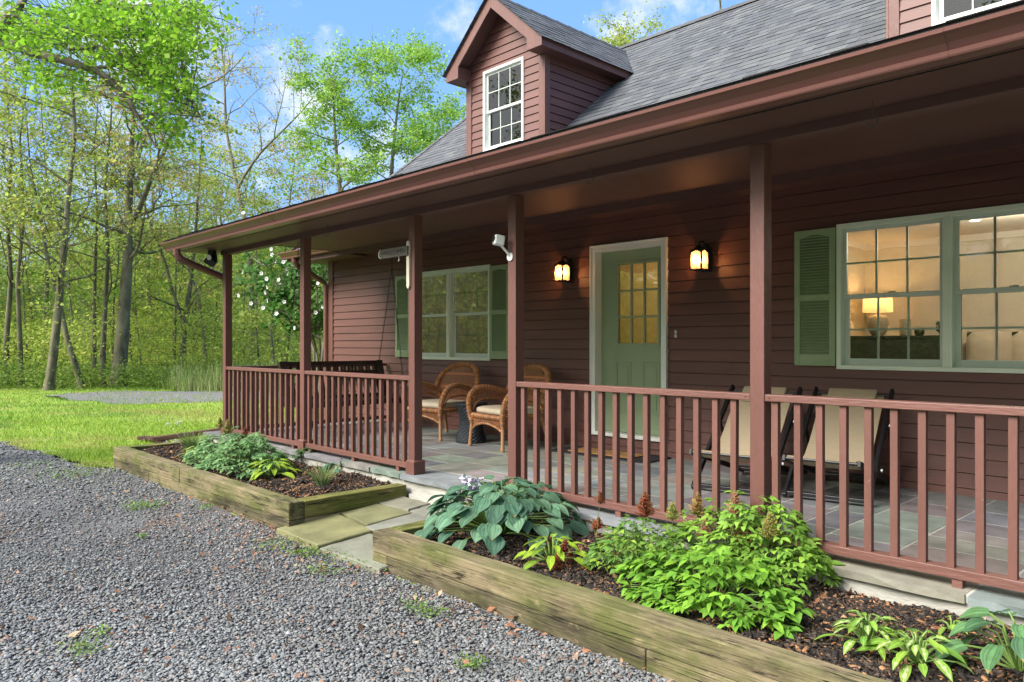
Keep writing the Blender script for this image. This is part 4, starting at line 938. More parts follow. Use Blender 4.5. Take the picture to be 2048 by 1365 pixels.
ld = bpy.data.lights.new('room_light', 'POINT'); ld.energy = 15; ld.color = (1, .84, .66); ld.shadow_soft_size = .15; lo = bpy.data.objects.new('left_room_fill', ld); col.objects.link(lo); lo.location = (-8.2, 8.6, 2.3)  # added fill to brighten the left room, no fixture hangs here

ld = bpy.data.lights.new('hall_fill', 'POINT'); ld.energy = 3.2; ld.color = (1, .78, .46); ld.shadow_soft_size = .12; lo = bpy.data.objects.new('hall_fill', ld); col.objects.link(lo); lo.location = (-5.1, 8.6, 2.35)  # added warm fill behind the door glass, not a known lamp
# ------------------------------------------------------------------ ground, drive, lawn
nr = np.random.default_rng(8)
def smooth_noise(x, y, s, seed=0):
    r = np.random.default_rng(seed); v = 0
    for k in range(6):
        a, b, p = r.uniform(-1, 1, 3)*2; v = v+np.sin(x*s*(a+.3*k)+y*s*(b-.2*k)+p*5)
    return v/6
m = MB(); S_ = 900
m.add([(-S_, -S_, GZ-.004), (S_, -S_, GZ-.004), (S_, S_, GZ-.004), (-S_, S_, GZ-.004)], [(0, 1, 2, 3)]); tag(m.build('ground', 'lawn_ground'), kind='structure')
def wavy_poly(name, pts, z, m_, amp=.12, step=.25):
    rnd = random.Random(2); out = []
    for i, (a, b) in enumerate(zip(pts, pts[1:]+pts[:1])):
        a, b = Vector((*a, 0)), Vector((*b, 0)); n = max(1, int((b-a).length/step)); nn_ = Vector((-(b-a).y, (b-a).x, 0)).normalized()
        if n > 60: n = 60
        for k in range(n): out.append(a.lerp(b, k/n)+nn_*rnd.uniform(-amp, amp))
    bm = bmesh.new(); vs = [bm.verts.new((p.x, p.y, z)) for p in out]; f = bm.faces.new(vs); bmesh.ops.triangulate(bm, faces=[f]); me = bpy.data.meshes.new(name); bm.to_mesh(me); bm.free()
    me.materials.append(MATS[m_]); o = bpy.data.objects.new(name, me); col.objects.link(o)
    if me.polygons[0].normal.z < 0: me.flip_normals()
    return tag(o, kind='structure')
EDGE = [(-9.9, 2.90), (-10.5, 2.62), (-11.6, 2.58), (-12.6, 2.50), (-14.2, 2.28), (-17, 1.7), (-24, -.5), (-40, -8)]
wavy_poly('gravel_drive', [(12, 2.95)]+EDGE+[(-40, -25), (12, -25)], GZ, 'gravel_ground', .07)
tp = [onZ(u, v, GZ) for u, v in ((90, 790), (150, 802), (260, 809), (440, 803), (620, 796), (620, 783), (440, 781), (330, 783), (230, 782), (150, 786))]
wavy_poly('gravel_track', [(p.x, p.y) for p in tp], GZ+.002, 'gravel_far', .25)
def in_edge(x, y):                             # true on the gravel side of the ragged lawn edge
    ex = np.array([p[0] for p in EDGE])[::-1]; ey = np.array([p[1] for p in EDGE])[::-1]
    return y < np.interp(x, ex, ey)+smooth_noise(x, y, 3, 5)*.22
def screen_ground(n, u0, u1, v0, v1, z=GZ, rng=nr):
    u = rng.uniform(u0, u1, n); v = rng.uniform(v0, v1, n); t = (z-1.2)/(-(v-689)/FPX); s = (u-1024)/FPX
    return (FW.x+s*RT.x)*t, (FW.y+s*RT.y)*t, t
# loose stones: flat angular chips
box8 = np.array([(-1, -1, -1), (1, -1, -1), (1, 1, -1), (-1, 1, -1), (-1, -1, 1), (1, -1, 1), (1, 1, 1), (-1, 1, 1)], float)
bf = np.array([(0, 3, 2, 1), (4, 5, 6, 7), (0, 1, 5, 4), (1, 2, 6, 5), (2, 3, 7, 6), (3, 0, 4, 7)])
temps = []
for k in range(14):
    t_ = box8*nr.uniform(.55, 1.1, (8, 3)); t_[4:, :2] *= nr.uniform(.5, .85); temps.append(t_)
X, Y, D = screen_ground(125000, -250, 1750, 880, 1460); extra = screen_ground(20000, -300, 2300, 1365, 1800)
X = np.concatenate([X, extra[0]]); Y = np.concatenate([Y, extra[1]]); D = np.concatenate([D, extra[2]])
ok = in_edge(X, Y) & (Y < 2.86) & (D < 17); X, Y, D = X[ok], Y[ok], D[ok]
n = len(X); sz = .0082*nr.lognormal(0, .26, n)*np.clip(D/6.5, .85, 2.0); scl = np.stack([sz*1.45, sz, sz*.30], 1)
pos = np.stack([X, Y, GZ+sz*.35+nr.uniform(0, .012, n)+.012*smooth_noise(X, Y, 2, 9)], 1)
R3 = rot_zyx(nr.uniform(0, 6.28, n), nr.normal(0, .24, n), nr.normal(0, .24, n))
base_c = np.array([(.165, .171, .172), (.20, .206, .207), (.13, .134, .137), (.255, .26, .26), (.18, .18, .172), (.25, .185, .15)])
tc_ = base_c[nr.choice(6, n, p=[.3, .25, .18, .12, .11, .04])]*nr.uniform(.85, 1.18, (n, 1))*(1+.30*smooth_noise(X, Y, .8, 71)+.22*smooth_noise(X*.35, Y*1.6, 1.1, 72))[:, None]
V_, F_, T_ = stamp(temps, bf, pos, R3, scl, tc_, nr)
tag(np_mesh('gravel_stones', V_, F_, 'gravel_stone', T_), kind='stuff')
# dead leaves and wood scraps, thicker along the timbers
leaf4 = [np.array([(-1, 0, 0), (0, -.5, .25), (1, 0, 0), (0, .5, .2)]), np.array([(-1, 0, .2), (-.1, -.6, 0), (1, .1, .3), (.1, .5, -.05)])]
q4 = np.array([(0, 1, 2, 3)])
def scatter_flakes(name, X, Y, Z, size, cols, m_, kind='stuff', rng=nr, tilt=.45, temp=leaf4, aspect=1.0):
    n = len(X); s = size*rng.lognormal(0, .35, n); R = rot_zyx(rng.uniform(0, 6.28, n), rng.normal(0, tilt, n), rng.normal(0, tilt, n)); cols = np.array(cols)
    V, F, T = stamp(temp, q4, np.stack([X, Y, Z], 1), R, np.stack([s, s*aspect, s], 1), cols[rng.integers(0, len(cols), n)]*rng.uniform(.7, 1.25, (n, 1)), rng)
    return tag(np_mesh(name, V, F, m_, T), kind=kind)
BR = [(.26, .115, .06), (.34, .19, .11), (.19, .085, .05), (.42, .28, .18)]
xa = nr.uniform(-10, 2, 2600); ya = 2.86-np.abs(nr.gamma(1.0, .28, 2600)); k = nr.random(2600) < np.clip(.35+.9*smooth_noise(xa, ya, 1.3, 3), .05, 1)
xb, yb_, db = screen_ground(1100, -100, 1700, 900, 1420); kb = in_edge(xb, yb_) & (yb_ < 2.8)
scatter_flakes('leaf_litter', np.concatenate([xa[k], xb[kb]]), np.concatenate([ya[k], yb_[kb]]), np.full(k.sum()+kb.sum(), GZ+.03), .014, BR, 'dry_leaf')
# lawn blades
def blades(name, X, Y, Z, h, w, cols, rng=nr, lean=.5, m_='grass_blade', patch=False):
    n = len(X); hh = h*rng.lognormal(0, .35, n); a = rng.uniform(0, 6.28, n); lx, ly = np.cos(a)*hh*lean*rng.random(n), np.sin(a)*hh*lean*rng.random(n)
    b = rng.uniform(0, 6.28, n); wx, wy = np.cos(b)*w, np.sin(b)*w; V = np.empty((n, 4, 3))
    V[:, 0] = np.stack([X-wx, Y-wy, Z], 1); V[:, 1] = np.stack([X+wx, Y+wy, Z], 1); V[:, 2] = np.stack([X+lx+wx*.25, Y+ly+wy*.25, Z+hh], 1); V[:, 3] = np.stack([X+lx-wx*.25, Y+ly-wy*.25, Z+hh], 1)
    cols = np.array(cols); T = cols[rng.integers(0, len(cols), n)]*rng.uniform(.75, 1.3, (n, 1))
    if patch:                                  # thin, dry and clovery patches
        q = smooth_noise(X, Y, .8, 91)+.5*smooth_noise(X, Y, 2.7, 92); w = np.clip((q-.05)*2.2, 0, .75)[:, None]; T = T*(1-w)+np.array([.42, .38, .14])*w
        q = smooth_noise(X, Y, 1.3, 95); w = np.clip((q-.12)*3, 0, .6)[:, None]; T = T*(1-w)+np.array([.13, .30, .05])*w
    return tag(np_mesh(name, V.reshape(-1, 3), np.arange(4*n).reshape(n, 4), m_, T), kind='stuff')
GR = [(.27, .42, .045), (.35, .49, .07), (.22, .37, .045), (.41, .49, .11), (.18, .31, .045)]
X, Y, D = screen_ground(120000, -150, 640, 772, 985); ok = (~in_edge(X, Y) | (nr.random(len(X)) < .004)) & (D < 60) & ~((X > -10.25) & (Y > 2.8)) & ~((X > -11.7) & (Y > 6.6))
tpx = np.array([(p.x, p.y) for p in tp])
def in_poly(x, y, P):
    c = np.zeros(len(x), bool); j = len(P)-1
    for i in range(len(P)):
        xi, yi = P[i]; xj, yj = P[j]; c ^= ((yi > y) != (yj > y)) & (x < (xj-xi)*(y-yi)/(yj-yi+1e-12)+xi); j = i
    return c
ok &= ~(in_poly(X, Y, tpx) & (nr.random(len(X)) < .66)); dens = smooth_noise(X, Y, .9, 12)
ok &= nr.random(len(X)) < np.clip(.75+.8*dens, .25, 1)
X, Y, D = X[ok], Y[ok], D[ok]
blades('lawn_grass', X, Y, np.full(len(X), GZ-.004), .036, np.clip(D*.0005, .004, .03), GR, lean=.9, patch=True)
# rough pale meadow grass along the edge of the wood
X, Y, D = screen_ground(26000, 340, 700, 752, 782); X = X+nr.normal(0, .5, len(X)); ok = D < 60; X, Y, D = X[ok], Y[ok], D[ok]
blades('meadow_grass', X, Y, np.full(len(X), GZ), .42, .014, [(.24, .33, .09), (.32, .38, .14), (.18, .30, .06), (.42, .44, .22)], lean=.35)
# small weeds growing through the gravel
wx_, wy_ = [], []
for (u, v, r, q) in ((690, 1108, .12, 55), (625, 1115, .10, 45), (300, 1016, .12, 70), (270, 1018, .1, 40), (640, 1150, .08, 40), (630, 1085, .08, 36), (160, 1300, .07, 26), (170, 1312, .05, 20), (470, 985, .1, 30), (555, 1096, .10, 50), (605, 1112, .05, 30),
                     (820, 1215, .05, 22), (840, 1230, .04, 18), (285, 1080, .03, 16), (200, 1275, .04, 14), (945, 1335, .05, 35), (410, 1020, .06, 25), (60, 935, .25, 60), (150, 955, .2, 70), (95, 950, .2, 40), (180, 945, .2, 60), (560, 1045, .1, 30), (870, 1235, .05, 25), (720, 1075, .1, 30), (735, 1130, .15, 60)):
    p = onZ(u, v, GZ); wx_ += list(nr.normal(p.x, max(r, .02), q*4)); wy_ += list(nr.normal(p.y, max(r, .02)*.8, q*4))
wx_, wy_ = np.array(wx_), np.array(wy_); ok = wy_ < 2.85
scatter_flakes('weeds', wx_[ok], wy_[ok], GZ+.02+nr.uniform(0, .03, ok.sum()), .008, [(.17, .30, .05), (.22, .34, .07), (.13, .25, .04)], 'leaf')

# ------------------------------------------------------------------ raised beds of stacked timbers
ZT = -.08
def timber(name, x0, x1, y0, y1, z0, z1, m_, parent, seed):
    """rough sawn beam: long faces slightly uneven"""
    r = random.Random(seed); along = 'x' if x1-x0 > y1-y0 else 'y'; L_ = max(x1-x0, y1-y0); n = max(2, int(L_/.12)); m = MB(); vs = []
    for i in range(n+1):
        t = i/n; j = lambda: r.uniform(-.0025, .0025)
        if along == 'x': x = x0+(x1-x0)*t; ring = [(x, y0+j(), z0), (x, y1+j(), z0), (x, y1+j(), z1+j()), (x, y0+j(), z1+j())]
        else: y = y0+(y1-y0)*t; ring = [(x0+j(), y, z0), (x1+j(), y, z0), (x1+j(), y, z1+j()), (x0+j(), y, z1+j())]
        vs += ring
    fs = [(i*4+k, i*4+(k+1) % 4, (i+1)*4+(k+1) % 4, (i+1)*4+k) for i in range(n) for k in range(4)]+[(3, 2, 1, 0), (n*4, n*4+1, n*4+2, n*4+3)]
    m.add(vs, fs); return m.build(name, m_, parent, bevel=.007)
def bed(x0, x1, y0, y1, label, cuts_top, cuts_bot, left_end, right_end):
    t = thing('raised_bed', ((x0+x1)/2, y0, GZ), label, 'raised bed', 'timber raised beds along the porch'); w = .142; h = .143; s = 0
    for (cuts, z1) in ((cuts_top, ZT), (cuts_bot, ZT-h-.002)):
        xs = [x0]+cuts+[x1]
        for a, b in zip(xs, xs[1:]):
            s += 1; timber('timber', a+.0015, b-.0015, y0+random.uniform(-.003, .003), y0+w, z1-h, z1, 'timber_old' if (z1 < ZT and s % 2) else 'timber_x', t, s+int(x0*10))
        for (do, xa, xb) in ((left_end, x0, x0+w), (right_end, x1-w, x1)):
            if do: s += 1; timber('timber', xa, xb, y0+w+.003, y1, z1-h, z1, 'timber_y_green' if z1 == ZT else 'timber_y', t, s)
    # mulch surface
    nx, ny = int((x1-x0)/.06), 18; V = []; 
    for j in range(ny+1):
        for i in range(nx+1):
            x = x0+.1+(x1-x0-.2)*i/nx; y = y0+.1+(y1+.03-y0-.1)*j/ny; V.append((x, y, mulch_z(x, y)))
    F = [(j*(nx+1)+i, j*(nx+1)+i+1, (j+1)*(nx+1)+i+1, (j+1)*(nx+1)+i) for j in range(ny) for i in range(nx)]
    g = np_mesh('mulch', V, F, 'mulch_ground', smooth=True); tag(g, kind='structure')
    return t
def mulch_z(x, y):
    return ZT-.065+.035*np.clip((y-3.0)/1.0, 0, 1)+.012*np.sin(x*3.1+y*2.3)+.008*np.sin(x*9.7-y*6.1)+.005*np.sin(x*23+y*17)
bed(-10.18, -5.60, 2.87, 4.03, 'weathered timber raised bed of leafy plants along the far end of the porch', [-7.97], [-8.9, -7.09], True, True)
bed(-4.392, 2.6, 2.87, 4.0, 'weathered timber raised bed with big hostas in the foreground right of the stone path', [-1.0], [-4.22, -2.1, .2], True, False)
chip = [box8*np.array([1, .32, .16])*nr.uniform(.6, 1.1, (8, 3)) for _ in range(8)]
def mulch_chips(x0, x1, n, tan):
    X = nr.uniform(x0, x1, n); Y = nr.uniform(3.0, 4.05, n); s = .0125*nr.lognormal(0, .42, n)
    cols = np.array([(.028, .022, .019), (.045, .036, .030), (.02, .017, .016), (.075, .055, .042), (.30, .155, .075), (.22, .115, .06)]); p = np.array([.3, .25, .2, .25-.4*tan, tan*.9, tan*.5]); p = p/p.sum()
    T = cols[nr.choice(6, n, p=p)]*nr.uniform(.7, 1.3, (n, 1))
    V, F, T = stamp(chip, bf, np.stack([X, Y, mulch_z(X, Y)+nr.uniform(0, .012, n)], 1), rot_zyx(nr.uniform(0, 6.28, n), nr.normal(0, .35, n), nr.normal(0, .4, n)), np.stack([s, s, s], 1), T, nr)
    tag(np_mesh('mulch_chips', V, F, 'mulch_chip', T), kind='stuff')
mulch_chips(-10.0, -5.76, 22000, .13); mulch_chips(-4.24, .4, 46000, .10)
xa = np.concatenate([nr.uniform(-10, -5.8, 500), nr.uniform(-4.2, .3, 1500)]); ya = nr.uniform(3.02, 4.04, len(xa)); k = nr.random(len(xa)) < np.clip(.4+.9*smooth_noise(xa, ya, 2.6, 31)+.5*(ya-3.3), .03, 1)
scatter_flakes('fallen_leaves', xa[k], ya[k], mulch_z(xa[k], ya[k])+.014, .014, [(.36, .17, .085), (.46, .27, .15), (.27, .12, .06)], 'dry_leaf')
# ------------------------------------------------------------------ stone path
m = MB(); m.add([(-5.62, 2.88, -.318), (-4.38, 2.88, -.318), (-4.38, 4.02, -.215), (-5.62, 4.02, -.215), (-5.62, 2.88, -.5), (-4.38, 2.88, -.5), (-4.38, 4.02, -.5), (-5.62, 4.02, -.5)], [(0, 1, 2, 3), (0, 1, 5, 4), (3, 0, 4, 7), (1, 2, 6, 5)]); tag(m.build('path_bed', 'path_soil'), kind='structure')
rnd = random.Random(9)
xs_ = lambda y: 0
def pz(y): return -.272+(y-2.85)*.082
SL = [([(-5.66, 2.80), (-4.97, 2.79), (-4.955, 3.23), (-5.60, 3.33)], (.185, .18, .085), 0), ([(-4.94, 2.78), (-4.2, 2.80), (-4.2, 3.22), (-4.93, 3.20)], (.19, .195, .15), -.012), ([(-5.6, 3.36), (-5.12, 3.30), (-5.10, 3.72), (-5.6, 3.70)], (.165, .165, .085), 0),
      ([(-5.09, 3.25), (-4.15, 3.24), (-4.15, 3.70), (-5.07, 3.71)], (.19, .195, .165), 0), ([(-5.6, 3.73), (-5.2, 3.75), (-5.2, 3.99), (-5.6, 3.99)], (.2, .195, .15), 0), ([(-5.17, 3.75), (-4.5, 3.74), (-4.5, 3.985), (-5.17, 3.985)], (.19, .19, .16), -.004)]
m = MB()
for P, c, dz in SL:
    m.cur = c; pts = []
    for a, b in zip(P, P[1:]+P[:1]):
        for k in range(5): pts.append((a[0]+(b[0]-a[0])*k/5+rnd.uniform(-.008, .008), a[1]+(b[1]-a[1])*k/5+rnd.uniform(-.008, .008)))
    nn = len(pts); cx = sum(p[0] for p in pts)/nn; cy = sum(p[1] for p in pts)/nn
    top = [(cx+(x-cx)*.985, cy+(y-cy)*.985, pz(y)+dz) for x, y in pts]; mid = [(x, y, pz(y)+dz-.008) for x, y in pts]; low = [(x+rnd.uniform(-.006, .006), y+rnd.uniform(-.006, .006), pz(y)+dz-.05) for x, y in pts]
    m.add(top+mid+low, [tuple(range(nn))]+[(i, (i+1) % nn, (i+1) % nn+nn, i+nn) for i in range(nn)]+[(i+nn, (i+1) % nn+nn, (i+1) % nn+2*nn, i+2*nn) for i in range(nn)])
tag(m.build('stone_path', 'bluestone', tint=True), kind='structure')
m = MB(); m.box(-5.62, -4.9, 2.84, 3.2, -.5, -.325); tag(m.build('path_riser', 'timber_x'), kind='structure')
# low red edging timbers running out from the far corner of the porch
a, b = onZ(446, 860, -.10), onZ(308, 879, -.23)
t = thing('edging_timber', (a.x, a.y, -.2), 'long red stained timber lying on the lawn against the far porch corner', 'timber'); m = MB(); m.bar(a, b, .14, .07); m.build('beam', 'red_timber', t, bevel=.008)
m = MB(); m.bar(b+Vector((.1, .03, -.06)), b+Vector((.22, .06, -.06)), .12, .06); m.build('support_block', 'red_timber', t, bevel=.005)
c_, d_ = onZ(330, 880, -.27), onZ(282, 876, -.27)
m = MB(); m.bar(c_, d_, .14, .05); tag(m.build('edging_timber', 'red_timber', bevel=.006), 'short red stained timber end poking out past the long one on the lawn', 'timber')

# ------------------------------------------------------------------ bed plants
LT = np.array([(0, 0, 0), (.35, 0, .05), (.7, 0, .03), (1, 0, -.06), (.30, .26, .10), (.62, .21, .07), (.30, -.26, .10), (.62, -.21, .07)])
LF = np.array([(0, 1, 4), (1, 5, 4), (1, 2, 5), (2, 3, 5), (0, 6, 1), (1, 6, 7), (1, 7, 2), (2, 7, 3)])
def leaf_set(pos, dirv, up, size, tints, rng, width=1.0, temps=None):
    """leaflets from template LT, pointing along dirv, upper face towards up"""
    d = dirv/np.linalg.norm(dirv, axis=1, keepdims=True); s = np.cross(up, d); s /= np.linalg.norm(s, axis=1, keepdims=True)+1e-9; u = np.cross(d, s)
    R = np.stack([d, s, u], 2); return stamp(temps or [LT, LT*np.array([1, .8, 1.3])], LF, pos, R, np.stack([size, size*width, size], 1), tints, rng)
def astilbe(u, v, rx, ry, h, label, n=420, cols=((.19, .36, .05), (.24, .42, .065), (.15, .29, .045)), size=.052, plumes=(), seed=1, zb=-.12, group='feathery leaved plants in the timber beds'):
    p = onZ(u, v, zb); t = thing('astilbe', (p.x, p.y, zb), label, 'plant', group); rng = np.random.default_rng(seed); C_ = np.array([p.x, p.y, zb])
    st = MB(); P, Dv, Sz, T, Up = [], [], [], [], []
    for i in range(n):
        a = rng.uniform(0, 6.28); r = math.sqrt(rng.random()); e = C_+np.array([rx*r*math.cos(a), ry*r*math.sin(a), h*(1-.75*r*r)*rng.uniform(.35, 1.0)*(1+.28*math.sin(5*a+seed)*r)+.02]); e[2] += .03*math.sin(9*e[0])+.03*math.cos(11*e[1]); s = C_+np.array([rx*r*math.cos(a), ry*r*math.sin(a), 0])*np.array([.35, .35, 1])
        if i % 3 == 0: st.tube([s, (s+e)/2+np.array([0, 0, .04]), e], [.003, .0025, .0015], 4, cap=False)
        o = e-s; o[2] = 0; o = o/(np.linalg.norm(o)+1e-6); k = rng.integers(3, 7); c0 = np.array(cols[rng.integers(0, len(cols))])*rng.uniform(.75, 1.3)
        if rng.random() < .12: c0 = c0*np.array([1.35, 1.25, 1.1])
        for j in range(k):
            b = (j/(k-1)-.5)*2.6; d = np.array([o[0]*math.cos(b)-o[1]*math.sin(b), o[0]*math.sin(b)+o[1]*math.cos(b), rng.uniform(-.55, .15)])
            P.append(e+d*.01); Dv.append(d); Sz.append(size*rng.uniform(.7, 1.25)); T.append(c0*rng.uniform(.9, 1.1)); Up.append((rng.normal(0, .25), rng.normal(0, .25), 1))
    V, F, TT = leaf_set(np.array(P), np.array(Dv), np.array(Up), np.array(Sz), np.array(T), rng)
    np_mesh('leaves', V, F, 'leaf', TT, t); st.build('stems', 'stem_green', t)
    for (pu, pv, ph, pc) in plumes:
        e = onY(pu, pv, p.y+rng.uniform(-.1, .1)); m = MB(); m.cur = (.2, .25, .08); base_ = Vector((e.x+rng.uniform(-.04, .04), e.y, zb+.1)); m.tube([base_, (base_+e)/2, e-Vector((0, 0, ph))], .002, 4, cap=False)
        m.tube([e-Vector((0, 0, ph)), e], .0015, 4, cap=False)
        ph *= 1.25
        for i in range(int(80+ph*900)):
            f = rng.random(); c = e-Vector((0, 0, ph*(1-f))); L_ = ph*.42*(1-f)+.008; a = rng.uniform(0, 6.28); q = c+Vector((math.cos(a)*L_, math.sin(a)*L_, L_*rng.uniform(.1, .9)))*rng.uniform(.5, 1)
            m.cur = tuple(x*rng.uniform(.7, 1.3) for x in pc); m.tube([c, q], [.002, .0035], 3, cap=True)
        m.build('plume', 'petal', t, tint=True)
    return t
GOLD = (.42, .27, .10); RUST = (.30, .10, .045); PINK = (.45, .25, .14); OLV = (.38, .36, .10)
astilbe(1485, 1150, .48, .36, .43, 'tall bright green leafy astilbe with tan plumes below the railing post', 400, size=.058, plumes=((1290, 990, .10, PINK), (1395, 985, .12, GOLD), (1345, 1005, .09, OLV), (1470, 985, .11, PINK), (1540, 1025, .12, OLV), (1410, 1040, .10, PINK), (1480, 1040, .12, GOLD), (1500, 1075, .08, PINK)), seed=3)
astilbe(1290, 1145, .36, .30, .26, 'lower spreading green astilbe beside the yellow hosta, with a rusty plume', 300, cols=((.12, .24, .05), (.15, .28, .06), (.19, .32, .05)), size=.045, plumes=((1290, 985, .12, RUST), (1200, 985, .06, RUST)), seed=4)
astilbe(1410, 1215, .48, .22, .27, 'glossy green broad leaved clump spilling toward the timber edge', 290, cols=((.17, .36, .04), (.22, .42, .05), (.13, .29, .035)), size=.068, seed=5)
astilbe(1620, 1165, .16, .10, .12, 'small green sprig with five fingered leaves creeping over the mulch', 26, size=.075, seed=6)
astilbe(475, 935, 
 .80, .42, .36, 'wide blue green feathery astilbe mound in the far bed', 560, cols=((.15, .29, .12), (.19, .34, .14), (.23, .38, .17), (.13, .25, .10)), size=.062, plumes=((490, 855, .22, RUST), (470, 872, .15, RUST), (455, 840, .12, OLV), (440, 835, .10, OLV)), seed=7, zb=-.12)
astilbe(620, 925, .22, .16, .16, 'small dark green fern like plant by the foundation in the far bed', 60, cols=((.07, .16, .06), (.10, .19, .07)), size=.05, seed=8)
def hosta(u, v, nleaf, R, h, size, cols, label, seed, zb=-.12, edge=None, width=.78, flowers=(), droop=.6, name='hosta', front=None):
    """leaves on arching stalks; ribbed heart shaped blades; edge = colour of a variegated centre"""
    p = onZ(u, v, zb); t = thing(name, (p.x, p.y, zb), label, 'plant', 'hostas in the timber beds'); rng = random.Random(seed); NL, NW = 9, 12; Vv, Ff, Tt = [], [], []; st = MB()
    for i in range(nleaf):
        f = (i+.5)/nleaf; a = i*2.39996+rng.uniform(-.3, .3); r = R*math.sqrt(f)*rng.uniform(.85, 1.08)*.78; s = size*rng.uniform(.75, 1.15)*(.75+.35*f)
        zt = h*(1-.86*f**1.7)*rng.uniform(.85, 1.1); C_ = Vector((p.x, p.y, zb)); o = Vector((math.cos(a), math.sin(a), 0)); tip = C_+o*r+Vector((0, 0, max(.03, zt)))
        st.tube([C_+o*R*.06, C_+o*r*.55+Vector((0, 0, zt*.85)), tip], [.006, .0045, .0035], 5, cap=False)
        pitch = math.radians(rng.uniform(0, 24)+46*f*droop); d = (o*math.cos(pitch)-Vector((0, 0, math.sin(pitch)))).normalized(); sd_ = Vector((-o.y, o.x, 0)); roll = rng.uniform(-.3, .3); up_ = d.cross(sd_)*-1
        if up_.z < 0: up_ = -up_
        sd_, up_ = sd_*math.cos(roll)+up_*math.sin(roll), up_*math.cos(roll)-sd_*math.sin(roll)
        c0 = Vector(cols[rng.randrange(len(cols))])*rng.uniform(.8, 1.25); b = len(Vv); curl = rng.uniform(.15, .4)
        for l in range(NL+1):
            x = l/NL; w = width*.5*(math.sin(math.pi*min(1, x*.93+.10))**.62)*(1-x**3*.55) if x < 1 else .0; w = max(w, 0.004)
            for k in range(NW+1):
                q = 2*k/NW-1; back = -.13*(1-abs(x-.08)/.08)*abs(q) if x < .16 else 0
                zz = .10*q*q*w*2+.12*math.sin(x*math.pi)*.5-curl*x*x*.35+.016*(1 if k % 2 else -1)*(1-x)
                Vv.append(tip+d*(x+back)*s+sd_*q*w*s+up_*zz*s)
        for l in range(NL):
            for k in range(NW):
                Ff.append((b+l*(NW+1)+k, b+l*(NW+1)+k+1, b+(l+1)*(NW+1)+k+1, b+(l+1)*(NW+1)+k)); q = abs((k+.5)/NW*2-1)
                if l >= NL-1 and (i*7) % 5 == 0: Tt.append(Vector((.30, .24, .10))); continue
                if edge and q < .35+.15*math.sin(l*2.1+i) and i % 2 == 0: Tt.append(Vector(edge)*rng.uniform(.9, 1.1))
                else: Tt.append(c0*(1.22 if q < .1 else (.80 if k % 2 else 1.12)))
    np_mesh('leaves', [tuple(x) for x in Vv], Ff, 'leaf', [tuple(x) for x in Tt], t, smooth=True); st.build('stalks', 'stem_green', t)
    for (fu, fv, y) in flowers:
        e = onY(fu, fv, y); m = MB(); m.cur = (.2, .3, .1); bs = Vector((p.x, p.y, zb+.1)); m.tube([bs, bs.lerp(e, .6)+Vector((0, 0, .05)), e], .0035, 5, cap=False)
        for i in range(9):
            c = e.lerp(bs, .02+.028*i)+Vector((rng.uniform(-.02, .02), rng.uniform(-.02, .02), rng.uniform(-.01, .01))); dd = Vector((rng.uniform(-1, 1), rng.uniform(-1, 1), rng.uniform(-1, .1))).normalized(); m.cur = (.62+rng.uniform(-.1, .1), .58, .72)
            m.tube([c, c+dd*.015, c+dd*.03, c+dd*.038], [.003, .007, .013, .017], 6, cap=False)
        m.build('flower_spike', 'petal', t, tint=True)
    return t
BLUE = ((.095, .20, .125), (.115, .23, .14), (.14, .26, .155), (.08, .175, .115)); LIME = ((.26, .40, .03), (.30, .44, .04), (.21, .34, .04))
hosta(1005, 1065, 160, .67, .34, .15, BLUE, 'big blue green hosta with pale lilac flowers at the near end of the path', 11, flowers=((925, 945, 3.45), (938, 965, 3.4), (948, 950, 3.5), (912, 985, 3.35), (930, 955, 3.42)), width=.92, droop=.5)
hosta(2040, 1340, 26, .30, .22, .135, ((.10, .22, .09), (.085, .19, .09), (.12, .25, .10)), 'blue green hosta cut by the right edge of the photograph', 12, width=.72)
hosta(1105, 1125, 26, .22, .14, .13, LIME, 'small yellow green hosta between the big hosta and the leafy astilbe', 13, width=.42, droop=.25)
hosta(1735, 1290, 36, .17, .13, .085, ((.20, .36, .05), (.26, .42, .06), (.15, .30, .05)), 'lime and cream variegated hosta on the mulch, the left one of the pair', 14, edge=(.48, .55, .27), width=.42, droop=.25)
hosta(1835, 1325, 38, .19, .12, .09, ((.20, .36, .05), (.26, .42, .06), (.15, .30, .05)), 'lime and cream variegated hosta on the mulch, nearest the timber edge', 15, edge=(.48, .55, .27), width=.45, droop=.3)
hosta(1905, 1265, 9, .07, .06, .06, ((.22, .36, .06),), 'tiny lime hosta seedling beside the cream variegated pair', 16, width=.5)
hosta(545, 952, 24, .24, .16, .16, LIME, 'small yellow green hosta near the front timber of the far bed', 17, width=.40, droop=.2)
hosta(400, 915, 22, .24, .13, .14, ((.26, .38, .07), (.30, .40, .10)), 'pale yellow green hosta at the left of the far bed', 18, width=.4, droop=.2)
hosta(680, 945, 8, .20, .12, .20, ((.085, .20, .14),), 'single blue hosta of few leaves against the foundation in the far bed', 19, width=.6)
